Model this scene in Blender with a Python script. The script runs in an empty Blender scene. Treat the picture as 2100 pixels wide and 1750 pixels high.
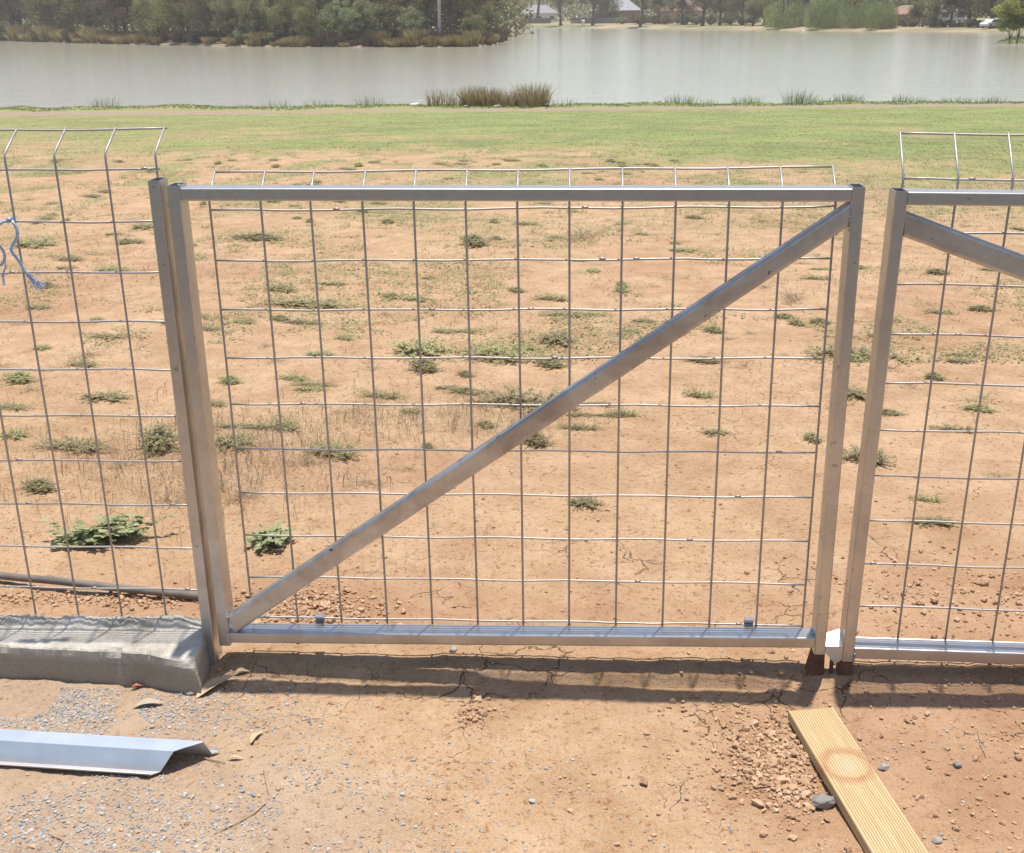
import bpy, math, random
import numpy as np
from mathutils import Vector, Matrix

# ------------------------------------------------------------------ camera, world, sun, exposure
sc = bpy.context.scene
F_PX, PITCH, ROLL, YAW = 2352.73, math.radians(19.692), math.radians(.978), math.radians(3.775)
CAM = np.array([.723, -2.213, 1.348])
def _basis():
    cy, sy = math.cos(YAW), math.sin(YAW)
    f = np.array([-sy*math.cos(PITCH), cy*math.cos(PITCH), -math.sin(PITCH)])
    r = np.array([cy, sy, 0.]); d = np.cross(f, r)
    return math.cos(ROLL)*r+math.sin(ROLL)*d, -math.sin(ROLL)*r+math.cos(ROLL)*d, f
RT, DN, FW = _basis()
cd = bpy.data.cameras.new('camera'); cam = bpy.data.objects.new('camera', cd)
sc.collection.objects.link(cam)
cd.sensor_fit = 'HORIZONTAL'; cd.sensor_width = 36; cd.lens = 36*F_PX/2100
cd.clip_start = .05; cd.clip_end = 6000
M = Matrix(((RT[0], -DN[0], -FW[0], CAM[0]), (RT[1], -DN[1], -FW[1], CAM[1]), (RT[2], -DN[2], -FW[2], CAM[2]), (0, 0, 0, 1)))
cam.matrix_world = M
sc.camera = cam

SUN = Vector((.042, .093, 1)).normalized()
w = bpy.data.worlds.new('World'); sc.world = w; w.use_nodes = True
wn = w.node_tree.nodes; bg = wn['Background']
sky = wn.new('ShaderNodeTexSky'); sky.sky_type = 'NISHITA'; sky.sun_disc = False
sky.sun_elevation = math.asin(SUN.z); sky.sun_rotation = math.atan2(SUN.x, SUN.y)
sky.dust_density = 1.2; sky.air_density = 1.0; sky.altitude = 100
w.node_tree.links.new(sky.outputs[0], bg.inputs[0]); bg.inputs[1].default_value = .125
sl = bpy.data.lights.new('sun', 'SUN'); sl.energy = 4.8; sl.angle = math.radians(.7); sl.color = (1, .955, .89)
so = bpy.data.objects.new('sun', sl); sc.collection.objects.link(so)
so.rotation_euler = SUN.to_track_quat('Z', 'Y').to_euler(); so.location = (0, 0, 30)
sc.view_settings.view_transform = 'Standard'; sc.view_settings.look = 'None'
sc.view_settings.exposure = .30; sc.view_settings.gamma = 1
sc.render.resolution_x = 1024; sc.render.resolution_y = 853
try:
    sc.cycles.volume_bounces = 1; sc.cycles.volume_step_rate = 5; sc.cycles.transparent_max_bounces = 12
except Exception: pass

# ------------------------------------------------------------------ helpers
rng = np.random.default_rng(7); random.seed(7)
COL = sc.collection
def tag(o, label=None, cat=None, group=None, kind=None):
    if label: o['label'] = label
    if cat: o['category'] = cat
    if group: o['group'] = group
    if kind: o['kind'] = kind
    return o
def empty(name, loc=(0, 0, 0)):
    o = bpy.data.objects.new(name, None); COL.objects.link(o); o.location = loc
    o.empty_display_size = .1
    return o
def link(name, me, parent=None, loc=None):
    o = bpy.data.objects.new(name, me); COL.objects.link(o)
    if parent: o.parent = parent
    if loc is not None: o.location = loc
    return o
class MB:
    """collects verts and faces, becomes ONE mesh"""
    def __init__(s): s.v = []; s.f = []
    def add(s, vs, fs):
        b = len(s.v); s.v += [tuple(map(float, p)) for p in vs]; s.f += [tuple(b+i for i in f) for f in fs]
    def box(s, lo, hi):
        x0, y0, z0 = lo; x1, y1, z1 = hi
        s.add([(x0,y0,z0),(x1,y0,z0),(x1,y1,z0),(x0,y1,z0),(x0,y0,z1),(x1,y0,z1),(x1,y1,z1),(x0,y1,z1)],
              [(0,3,2,1),(4,5,6,7),(0,1,5,4),(1,2,6,5),(2,3,7,6),(3,0,4,7)])
    def tube(s, pts, r, n=8, cap=True):
        pts = [Vector(p) for p in pts]; rr = r if isinstance(r, (list, tuple)) else [r]*len(pts)
        t0 = (pts[1]-pts[0]).normalized(); up = Vector((0,0,1)) if abs(t0.z) < .9 else Vector((1,0,0))
        a = t0.cross(up).normalized(); vs = []
        for i, p in enumerate(pts):
            t = (pts[min(i+1,len(pts)-1)]-pts[max(i-1,0)]).normalized()
            a = (a-t*a.dot(t)).normalized(); b = t.cross(a)
            for k in range(n):
                th = 2*math.pi*k/n; vs.append(p+(a*math.cos(th)+b*math.sin(th))*rr[i])
        fs = []
        for i in range(len(pts)-1):
            for k in range(n):
                fs.append((i*n+k, i*n+(k+1)%n, (i+1)*n+(k+1)%n, (i+1)*n+k))
        if cap: fs += [tuple(range(n))[::-1], tuple((len(pts)-1)*n+k for k in range(n))]
        s.add(vs, fs)
    def hollow(s, p0, p1, wv, dv, w_, d_, r=.003, t=.0018, inset=.05):
        """rectangular hollow section from p0 to p1; wv,dv unit vectors across"""
        p0, p1, wv, dv = map(Vector, (p0, p1, wv, dv)); ax = (p1-p0).normalized()
        def loop(hw, hd, rr, seg=3):
            o = []
            for cx, cy, a0 in ((1,1,0),(-1,1,90),(-1,-1,180),(1,-1,270)):
                for k in range(seg+1):
                    a = math.radians(a0+90*k/seg)
                    o.append((cx*(hw-rr)+rr*math.cos(a), cy*(hd-rr)+rr*math.sin(a)))
            return o
        lo = loop(w_/2, d_/2, r); li = loop(w_/2-t, d_/2-t, max(r-t, .0006)); n = len(lo)
        vs = []
        for p in (p0, p1):
            vs += [p+wv*a+dv*b for a, b in lo]; vs += [p+wv*a+dv*b for a, b in li]
        for p, sg in ((p0, 1), (p1, -1)):
            vs += [p+ax*inset*sg+wv*a+dv*b for a, b in li]
        fs = []
        for k in range(n):
            j = (k+1) % n
            fs.append((k, j, 2*n+j, 2*n+k)); fs.append((k, n+k, n+j, j)); fs.append((2*n+k, 2*n+j, 3*n+j, 3*n+k))
            fs.append((n+k, 4*n+k, 4*n+j, n+j)); fs.append((3*n+k, 3*n+j, 5*n+j, 5*n+k))
        fs += [tuple(4*n+k for k in range(n)), tuple(5*n+k for k in range(n))[::-1]]
        s.add(vs, fs)
    def build(s, name, mat, parent=None, smooth=False, loc=None):
        me = bpy.data.meshes.new(name); me.from_pydata(s.v, [], s.f); me.materials.append(mat); me.validate()
        import bmesh
        bm = bmesh.new(); bm.from_mesh(me); bmesh.ops.recalc_face_normals(bm, faces=bm.faces); bm.to_mesh(me); bm.free()
        me.polygons.foreach_set('use_smooth', [bool(smooth)]*len(me.polygons))
        return link(name, me, parent, loc)
def mesh_np(name, V, Fq, mat, k=4, smooth=False, attrs=None):
    me = bpy.data.meshes.new(name); V = np.asarray(V, dtype=np.float32); Fq = np.asarray(Fq, dtype=np.int32)
    me.vertices.add(len(V)); me.vertices.foreach_set('co', V.ravel())
    me.loops.add(Fq.size); me.loops.foreach_set('vertex_index', Fq.ravel())
    me.polygons.add(len(Fq)); me.polygons.foreach_set('loop_start', np.arange(0, Fq.size, k, dtype=np.int32))
    me.polygons.foreach_set('loop_total', np.full(len(Fq), k, dtype=np.int32))
    me.polygons.foreach_set('use_smooth', np.full(len(Fq), bool(smooth)))
    me.update(calc_edges=True)
    for nm, a in (attrs or {}).items():
        at_ = me.attributes.new(nm, 'FLOAT', 'POINT'); at_.data.foreach_set('value', np.asarray(a, dtype=np.float32).ravel())
    me.materials.append(mat)
    return me
# ---- numpy noise
_P = rng.random((256, 256))
def vnoise(x, y):
    x = np.asarray(x, float); y = np.asarray(y, float)
    xi = np.floor(x).astype(int); yi = np.floor(y).astype(int); fx = x-xi; fy = y-yi
    fx = fx*fx*(3-2*fx); fy = fy*fy*(3-2*fy)
    g = lambda a, b: _P[a & 255, b & 255]
    return (g(xi,yi)*(1-fx)*(1-fy)+g(xi+1,yi)*fx*(1-fy)+g(xi,yi+1)*(1-fx)*fy+g(xi+1,yi+1)*fx*fy)*2-1
def fbm(x, y, o=4, h=.5):
    s = 0; a = 1; t = 0
    for i in range(o):
        s = s+a*vnoise(np.asarray(x)*2**i+17.3*i, np.asarray(y)*2**i-9.1*i); t += a; a *= h
    return s/t
def sst(a, b, x):
    t = np.clip((np.asarray(x, float)-a)/(b-a), 0, 1); return t*t*(3-2*t)
def blob(x, y, cx, cy, rx, ry):
    return np.exp(-(((x-cx)/rx)**2+((y-cy)/ry)**2))

# ---- rays through the photograph's pixels (2100 px wide), only used to find where things stand on the ground
def ray(u, v): return (u-1050)/F_PX*RT+(v-875)/F_PX*DN+FW
def onZ(u, v, z=0.):
    d = ray(u, v); return CAM+d*(z-CAM[2])/d[2]
def onY(u, v, y=0.):
    d = ray(u, v); return CAM+d*(y-CAM[1])/d[1]

# ------------------------------------------------------------------ terrain
WZ = -2.4
def prof(u, v, z=WZ):
    p = onZ(u, v, z)-CAM; return math.atan2(p[0], p[1]), math.hypot(p[0], p[1])
_isl = [(-900,80),(-400,82),(-120,83),(0,84),(150,88),(300,92),(450,95),(600,96.5),(750,97),(900,97),(980,95.5),(1015,92),(1026,87)]
_far = [(1036,62),(1060,57.5),(1150,58),(1300,59),(1500,61.5),(1700,64),(1835,64.5),(2000,66),(2100,67.5),(2300,70),(2700,76)]
_pf = [prof(u, v) for u, v in _isl+_far]
_PB = np.array([p[0] for p in _pf]); _PD = np.array([p[1] for p in _pf])
ISL_W = np.array([1. if i < len(_isl) else 0. for i in range(len(_pf))])
YN = lambda x: 50.3-.093*(x+2.5)+.5*np.sin(x*.6)+.25*np.sin(x*1.7+1)          # near shoreline
ISLET = (51.5, 139.5)
def hgt(x, y):
    x = np.asarray(x, float); y = np.asarray(y, float)
    yc = np.clip(y, -6, None)
    near = -.0495*np.clip(yc-1, 0, None)
    near = np.maximum(near, -2.30)
    # small relief of the bare soil
    d = np.hypot(x-CAM[0], y-CAM[1])
    am = np.clip(d/8, .35, 3)
    near = near+.016*fbm(x*1.1, y*1.1, 3)*am+.0045*fbm(x*7, y*7, 3)
    fine = np.where(d < 7, 1., 0.)
    near = near+fine*(.0032*fbm(x*31+5, y*31, 3)+.0017*fbm(x*95, y*95+3, 2))
    for cx, cy, rx, ry, dz in ((.35, -.62, .12, .05, -.006), (.62, -.75, .13, .05, -.006), (.95, -.62, .11, .045, .006), (.18, -.38, .14, .06, .005), (.50, .28, .13, .05, -.006), (.85, .55, .12, .05, -.005), (1.5, -.6, .2, .08, .007), (.75, -.36, .16, .06, .005)):
        near = near+dz*blob(x, y, cx, cy, rx, ry)
    # little crest and step the gates have scraped in the soil below them
    e = -.060+.028*vnoise(x*3.1, 7.7)+.012*vnoise(x*11, 1.7)
    side = sst(-.2, .0, x)
    near = near+side*.016*sst(e-.012, e+.01, y)*(1-sst(.15, .6, y))
    e2 = e-.055+.01*vnoise(x*6, 3.3)
    near = near+side*.010*np.exp(-((y-e2)/.014)**2)*(.6+.6*vnoise(x*9, 12.2))
    # tyre marks further back
    # far land
    b = np.arctan2(x-CAM[0], y-CAM[1]); ds = np.interp(b, _PB, _PD); isl = np.interp(b, _PB, ISL_W)
    t = d-ds
    far = WZ-.9+1.15*sst(-3, .8, t)+.35*sst(1, 12, t)+.9*sst(8, 90, t)*(1-isl)+.3*sst(5, 30, t)*isl
    far = far+.10*fbm(x*.06, y*.06, 3)
    k = np.hypot((x-ISLET[0])/3.6, (y-ISLET[1])/2.8)
    far = np.maximum(far, WZ-.9+1.25*(1-sst(.5, 1.6, k)))
    # join with the basin of the lake
    yn = YN(x)
    s = sst(-.7, .9, y-yn)
    bank = near*(1-s)+(WZ-.9)*s
    out = np.where(y < yn+5, bank, far)
    return out
def gnd(u, v):
    d = ray(u, v); p = CAM.copy(); lo = 1.; 
    t = np.concatenate([np.linspace(1.2, 8, 500), np.geomspace(8, 900, 1500)])/1.0
    P = CAM[None, :]+d[None, :]*t[:, None]
    below = P[:, 2] < hgt(P[:, 0], P[:, 1])
    i = int(np.argmax(below))
    if i == 0: return P[-1]
    a, b = t[i-1], t[i]
    for _ in range(25):
        m = (a+b)/2; q = CAM+d*m
        if q[2] < float(hgt(q[0], q[1])): b = m
        else: a = m
    q = CAM+d*b; q[2] = float(hgt(q[0], q[1])); return q
def zg(x, y): return float(hgt(x, y))

def grass_f(x, y):
    y50 = 15.5-1.9*np.clip(x-.6, 0, 5)+.8*np.clip(-x-3, 0, 6)
    y50 = np.maximum(y50, 6.5)
    wdt = 8.5
    n = 7.5*fbm(x*.55+3, y*.24, 4)+4.*fbm(x*2.3, y*1.1, 4)
    g = sst(y50-wdt, y50+wdt*1.1, y+n)**1.15
    g = g*(1-.35*sst(.05, .5, fbm(x*.8+31, y*.35+4, 4))*sst(34, 22, y))
    sp = .75*sst(-.05, .45, fbm(x*1.5+40, y*.8+11, 4))*sst(3.5, 12, y)
    pb = PATH_Y(x)
    g = np.maximum(g, sp)
    g = g*(1-.97*np.exp(-((y-pb)/(PATH_W))**8))
    g = g*(1-.12*sst(-3, -9, x)*sst(18, 27, y))
    return np.clip(g, 0, 1)
PATH_Y = lambda x: 44.9-.075*(x+2)+.12*np.sin(x*.25)
PATH_W = 2.2

# ------------------------------------------------------------------ materials
def nt(name):
    m = bpy.data.materials.new(name); m.use_nodes = True
    n = m.node_tree.nodes; l = m.node_tree.links; return m, n, l, n['Principled BSDF']
def noise(n, l, vec, scale, detail=4, rough=.55, dist=0):
    t = n.new('ShaderNodeTexNoise'); t.inputs['Scale'].default_value = scale; t.inputs['Detail'].default_value = detail
    t.inputs['Roughness'].default_value = rough; t.inputs['Distortion'].default_value = dist
    if vec is not None: l.new(vec, t.inputs['Vector'])
    return t.outputs['Fac']
def ramp(n, l, fac, stops):
    r = n.new('ShaderNodeValToRGB'); e = r.color_ramp.elements
    while len(e) > 1: e.remove(e[-1])
    e[0].position = stops[0][0]; e[0].color = (*stops[0][1], 1) if len(stops[0][1]) == 3 else stops[0][1]
    for p, c in stops[1:]:
        q = e.new(p); q.color = (*c, 1)
    l.new(fac, r.inputs[0]); return r.outputs[0]
def g3(a): return (a, a, a)
def mixc(n, l, fac, a, b, mode='MIX'):
    m = n.new('ShaderNodeMix'); m.data_type = 'RGBA'; m.blend_type = mode
    if hasattr(fac, 'links'): l.new(fac, m.inputs[0])
    else: m.inputs[0].default_value = fac
    for i, c in ((6, a), (7, b)):
        if hasattr(c, 'links'): l.new(c, m.inputs[i])
        else: m.inputs[i].default_value = (*c, 1)
    return m.outputs[2]
def mth(n, l, op, a, b=None, clamp=False):
    m = n.new('ShaderNodeMath'); m.operation = op; m.use_clamp = clamp
    for i, c in ((0, a), (1, b)):
        if c is None: continue
        if hasattr(c, 'links'): l.new(c, m.inputs[i])
        else: m.inputs[i].default_value = c
    return m.outputs[0]
def attr(n, name):
    a = n.new('ShaderNodeAttribute'); a.attribute_name = name; return a.outputs['Fac']
def geo(n): return n.new('ShaderNodeNewGeometry').outputs['Position']
def objc(n): return n.new('ShaderNodeTexCoord').outputs['Object']
def bump(n, l, p, hts, strength=.5, dist=.01):
    b = n.new('ShaderNodeBump'); b.inputs['Strength'].default_value = strength; b.inputs['Distance'].default_value = dist
    l.new(hts, b.inputs['Height']); l.new(b.outputs[0], p.inputs['Normal'])

def ground_mat():
    m, n, l, p = nt('dry_soil_and_grass')
    P = geo(n)
    a = noise(n, l, P, 1.1, 6, .6, .4); b = noise(n, l, P, 6, 6, .65); c = noise(n, l, P, 60, 5, .7); d = noise(n, l, P, 260, 3, .6)
    soil = ramp(n, l, a, [(.3, (.33, .200, .110)), (.45, (.43, .282, .162)), (.6, (.49, .330, .198)), (.78, (.545, .385, .250))])
    s2 = ramp(n, l, b, [(.32, (.31, .178, .096)), (.5, (.44, .290, .168)), (.66, (.55, .390, .250))])
    col = mixc(n, l, .5, soil, s2)
    sp = ramp(n, l, c, [(.32, (.27, .15, .085)), (.46, (.50, .50, .50)), (.62, (.5, .5, .5)), (.78, (.76, .72, .64))])
    col = mixc(n, l, .8, col, sp, 'OVERLAY')
    sp2 = ramp(n, l, d, [(.3, g3(.3)), (.5, g3(.5)), (.75, g3(.72))])
    col = mixc(n, l, .5, col, sp2, 'OVERLAY')
    # redder loose soil
    red = attr(n, 'loose'); col = mixc(n, l, mth(n, l, 'MULTIPLY', red, .55), col, mixc(n, l, b, (.27, .135, .075), (.43, .25, .145)))
    # dry cracks
    wv = n.new('ShaderNodeVectorMath'); wv.operation = 'MULTIPLY_ADD'
    nz = n.new('ShaderNodeTexNoise'); nz.inputs['Scale'].default_value = 9; nz.inputs['Detail'].default_value = 4; l.new(P, nz.inputs['Vector'])
    l.new(nz.outputs['Color'], wv.inputs[0]); wv.inputs[1].default_value = (.16, .16, .0); l.new(P, wv.inputs[2])
    flat = n.new('ShaderNodeVectorMath'); flat.operation = 'MULTIPLY'; l.new(wv.outputs[0], flat.inputs[0]); flat.inputs[1].default_value = (1, 1, 0)
    vo = n.new('ShaderNodeTexVoronoi'); vo.feature = 'DISTANCE_TO_EDGE'; vo.inputs['Scale'].default_value = 8.5; l.new(flat.outputs[0], vo.inputs['Vector'])
    cm = noise(n, l, P, 2.7, 3, .6)
    wid = mth(n, l, 'MULTIPLY', mth(n, l, 'SUBTRACT', cm, .50, True), mth(n, l, 'MULTIPLY', attr(n, 'crack'), .13))
    ck = mth(n, l, 'SUBTRACT', 1, mth(n, l, 'DIVIDE', vo.outputs['Distance'], mth(n, l, 'ADD', wid, .0002)), True)
    ck = mth(n, l, 'MULTIPLY', ck, mth(n, l, 'GREATER_THAN', wid, .003))
    col = mixc(n, l, mth(n, l, 'MULTIPLY', ck, .5), col, (.17, .09, .05))
    # grey gravel dust
    gv = attr(n, 'gravel'); gc = mixc(n, l, c, (.30, .25, .20), (.42, .38, .32))
    col = mixc(n, l, mth(n, l, 'MULTIPLY', gv, .33), col, gc)
    # litter of dry stalks and turf
    g = attr(n, 'grass'); gn = noise(n, l, P, .5, 5, .6); gn2 = noise(n, l, P, 7, 5, .7)
    gr = ramp(n, l, gn, [(.25, (.135, .16, .07)), (.42, (.165, .205, .078)), (.58, (.23, .28, .09)), (.75, (.30, .31, .14))])
    gr = mixc(n, l, .45, gr, ramp(n, l, gn2, [(.3, (.13, .14, .065)), (.5, (.21, .245, .09)), (.7, (.31, .31, .16))]))
    gr = mixc(n, l, mth(n, l, 'SUBTRACT', 1, mth(n, l, 'MULTIPLY', g, 1.35, True), True), gr, (.27, .235, .13))
    gm = mth(n, l, 'ADD', mth(n, l, 'MULTIPLY', g, .92), mth(n, l, 'MULTIPLY', mth(n, l, 'SUBTRACT', gn2, .5), .9), True)
    gm = mth(n, l, 'MULTIPLY', gm, mth(n, l, 'GREATER_THAN', g, .03))
    col = mixc(n, l, gm, col, gr)
    # gravelled lakeside path
    pt = attr(n, 'path'); col = mixc(n, l, pt, col, mixc(n, l, gn2, (.25, .19, .135), (.33, .255, .185)))
    # far bank: dry lawn
    sp_ = attr(n, 'spit')
    fb = attr(n, 'farland'); fn = noise(n, l, P, .045, 5, .6)
    fc = ramp(n, l, fn, [(.3, (.16, .17, .08)), (.45, (.22, .20, .11)), (.55, (.30, .24, .15)), (.7, (.37, .29, .19))])
    col = mixc(n, l, fb, col, fc); col = mixc(n, l, sp_, col, mixc(n, l, gn2, (.17, .13, .08), (.30, .23, .15)))
    l.new(col, p.inputs['Base Color']); p.inputs['Roughness'].default_value = .95; p.inputs['Specular IOR Level'].default_value = .15
    hh = mth(n, l, 'ADD', mth(n, l, 'MULTIPLY', c, 1.0), mth(n, l, 'MULTIPLY', d, .5))
    hh = mth(n, l, 'SUBTRACT', hh, mth(n, l, 'MULTIPLY', ck, 1.3))
    bump(n, l, p, hh, .9, .009)
    return m
def water_mat():
    m, n, l, p = nt('muddy_lake_water')
    P = geo(n); a = noise(n, l, P, .03, 3)
    c = mixc(n, l, a, (.42, .38, .285), (.48, .445, .36)); l.new(c, p.inputs['Base Color'])
    p.inputs['Roughness'].default_value = .085; p.inputs['IOR'].default_value = 1.33
    sc_ = n.new('ShaderNodeVectorMath'); sc_.operation = 'MULTIPLY'; l.new(P, sc_.inputs[0]); sc_.inputs[1].default_value = (1, 1.6, 1)
    w1 = noise(n, l, sc_.outputs[0], 2.2, 5, .65, .3); w2 = noise(n, l, sc_.outputs[0], .5, 3, .6)
    h = mth(n, l, 'ADD', w1, mth(n, l, 'MULTIPLY', w2, 1.2))
    bump(n, l, p, h, .6, .034)
    return m
def galv(name='galvanised_steel', base=(.50, .49, .48), rough=.36, metal=.85, spangle=110, grime=.6, tilt=0.):
    m, n, l, p = nt(name)
    P = objc(n); v = n.new('ShaderNodeTexVoronoi'); v.inputs['Scale'].default_value = spangle; l.new(P, v.inputs['Vector'])
    sep = n.new('ShaderNodeSeparateColor'); l.new(v.outputs['Color'], sep.inputs[0])
    a = noise(n, l, P, 9, 5, .6, .5)
    sv = n.new('ShaderNodeVectorMath'); sv.operation = 'MULTIPLY'; vr = n.new('ShaderNodeVectorRotate'); vr.rotation_type = 'Y_AXIS'; vr.inputs['Angle'].default_value = tilt; l.new(P, vr.inputs['Vector']); l.new(vr.outputs[0], sv.inputs[0]); sv.inputs[1].default_value = (1, 1, .12)
    st = noise(n, l, sv.outputs[0], 45, 4, .6)
    c = mixc(n, l, sep.outputs[0], tuple(x*.96 for x in base), tuple(min(1, x*1.04) for x in base))
    c = mixc(n, l, mth(n, l, 'MULTIPLY', mth(n, l, 'SUBTRACT', a, .42, True), 2.2*grime, True), c, (.33, .27, .22))
    c = mixc(n, l, mth(n, l, 'MULTIPLY', mth(n, l, 'SUBTRACT', st, .55, True), 1.6*grime, True), c, (.60, .58, .55))
    sm = noise(n, l, P, 38, 3, .5); c = mixc(n, l, mth(n, l, 'MULTIPLY', mth(n, l, 'GREATER_THAN', sm, .70), .7*grime), c, (.12, .10, .09))
    l.new(c, p.inputs['Base Color']); p.inputs['Metallic'].default_value = metal
    r = mth(n, l, 'ADD', mth(n, l, 'MULTIPLY', a, .28), rough-.12); l.new(r, p.inputs['Roughness'])
    bump(n, l, p, mth(n, l, 'ADD', a, mth(n, l, 'MULTIPLY', st, .3)), .12, .002)
    return m
def concrete_mat():
    m, n, l, p = nt('weathered_concrete')
    P = objc(n); a = noise(n, l, P, 14, 6, .65); b = noise(n, l, P, 120, 4, .7)
    c = ramp(n, l, a, [(.3, (.34, .30, .24)), (.5, (.48, .44, .37)), (.72, (.62, .58, .51))])
    c = mixc(n, l, .4, c, ramp(n, l, b, [(.3, g3(.32)), (.55, g3(.5)), (.75, g3(.68))]), 'OVERLAY')
    sx = n.new('ShaderNodeSeparateXYZ'); l.new(P, sx.inputs[0])
    low = mth(n, l, 'MULTIPLY', mth(n, l, 'SUBTRACT', .074, sx.outputs[2], True), 40, True)
    c = mixc(n, l, mth(n, l, 'MULTIPLY', low, mth(n, l, 'ADD', mth(n, l, 'MULTIPLY', a, .7), .35), True), c, mixc(n, l, b, (.24, .19, .13), (.34, .28, .20)))
    l.new(c, p.inputs['Base Color']); p.inputs['Roughness'].default_value = .95; p.inputs['Specular IOR Level'].default_value = .2
    bump(n, l, p, mth(n, l, 'ADD', a, mth(n, l, 'MULTIPLY', b, .6)), .8, .008); return m
def leaf_mat(name, c0, c1, c2=None, scale=1.5, transl=.25):
    m, n, l, p = nt(name)
    info = n.new('ShaderNodeObjectInfo').outputs['Random']
    t = attr(n, 'tint'); f = noise(n, l, geo(n), scale, 3)
    fac = mth(n, l, 'ADD', mth(n, l, 'MULTIPLY', t, .7), mth(n, l, 'MULTIPLY', f, .3))
    st = [(.15, c0), (.55, c1)] + ([(.9, c2)] if c2 else [])
    c = ramp(n, l, fac, st)
    hs = n.new('ShaderNodeHueSaturation'); l.new(c, hs.inputs['Color'])
    l.new(mth(n, l, 'ADD', mth(n, l, 'MULTIPLY', info, .3), .85), hs.inputs['Value'])
    l.new(mth(n, l, 'ADD', mth(n, l, 'MULTIPLY', info, .03), .485), hs.inputs['Hue'])
    p.inputs['Roughness'].default_value = .6; p.inputs['Specular IOR Level'].default_value = .25
    l.new(hs.outputs[0], p.inputs['Base Color'])
    tr = n.new('ShaderNodeBsdfTranslucent'); l.new(hs.outputs[0], tr.inputs['Color'])
    mx = n.new('ShaderNodeMixShader'); mx.inputs[0].default_value = transl
    l.new(p.outputs[0], mx.inputs[1]); l.new(tr.outputs[0], mx.inputs[2]); l.new(mx.outputs[0], n['Material Output'].inputs[0])
    return m
def plain(name, c0, c1, scale=20, rough=.8, metal=0, bmp=.3, bd=.003):
    m, n, l, p = nt(name); f = noise(n, l, objc(n), scale, 5, .6)
    l.new(ramp(n, l, f, [(.3, c0), (.7, c1)]), p.inputs['Base Color']); p.inputs['Roughness'].default_value = rough
    p.inputs['Metallic'].default_value = metal; p.inputs['Specular IOR Level'].default_value = .3
    if bmp: bump(n, l, p, f, bmp, bd)
    return m
MT = {}
MT['ground'] = ground_mat(); MT['water'] = water_mat(); MT['galv'] = galv(base=(.56, .54, .52))
MT['galv_stained'] = galv('stained_galvanised_steel', (.57, .54, .51), .40, .82, 110, 1.35, math.radians(-56))
MT['galv_wire'] = galv('galvanised_wire', (.43, .40, .375), .54, .8, 200, .3)
MT['galv_bright'] = galv('new_galvanised_sheet', (.62, .65, .68), .38, .75, 35, .12)
MT['concrete'] = concrete_mat()
MT['weed'] = leaf_mat('weed_leaf', (.29, .265, .13), (.41, .375, .20), (.54, .50, .31), 8, .4)
MT['weed_green'] = leaf_mat('broad_weed_leaf', (.19, .21, .09), (.29, .31, .15), (.42, .43, .25), 8, .3)
MT['weed_dry'] = leaf_mat('dry_weed', (.22, .15, .08), (.33, .25, .14), (.50, .42, .29), 8, .3)
MT['blade'] = leaf_mat('grass_blade', (.16, .20, .075), (.24, .30, .105), (.40, .39, .21), .6, .3)
MT['gum'] = leaf_mat('gum_leaf', (.11, .115, .045), (.22, .22, .09), (.37, .36, .17), .5, .45)
MT['gum_grey'] = leaf_mat('grey_green_leaf', (.15, .165, .085), (.28, .30, .15), (.42, .43, .26), .5, .45)
MT['gum_brown'] = leaf_mat('brownish_leaf', (.085, .07, .04), (.19, .155, .085), (.30, .25, .15), .5, .45)
MT['willow'] = leaf_mat('willow_leaf', (.20, .23, .08), (.35, .38, .15), (.50, .52, .25), .5, .45)
MT['yellow'] = leaf_mat('yellow_green_leaf', (.17, .19, .05), (.29, .31, .08), (.42, .42, .13), .5, .35)
MT['reed'] = leaf_mat('reed_blade', (.23, .18, .10), (.38, .29, .17), (.52, .42, .27), 1.5, .35)
MT['rush'] = leaf_mat('bank_rush', (.16, .12, .055), (.33, .25, .11), (.48, .38, .18), .2, .2)
MT['bark'] = plain('bark', (.06, .045, .035), (.16, .125, .10), 3, .95)
MT['stone'] = plain('stone', (.26, .24, .21), (.42, .38, .33), 25, .9)
MT['bluestone'] = plain('blue_grey_stone', (.17, .16, .15), (.31, .29, .27), 40, .9)
MT['clod'] = plain('soil_clod', (.33, .19, .11), (.52, .33, .20), 45, .95, 0, .6, .004)

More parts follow.
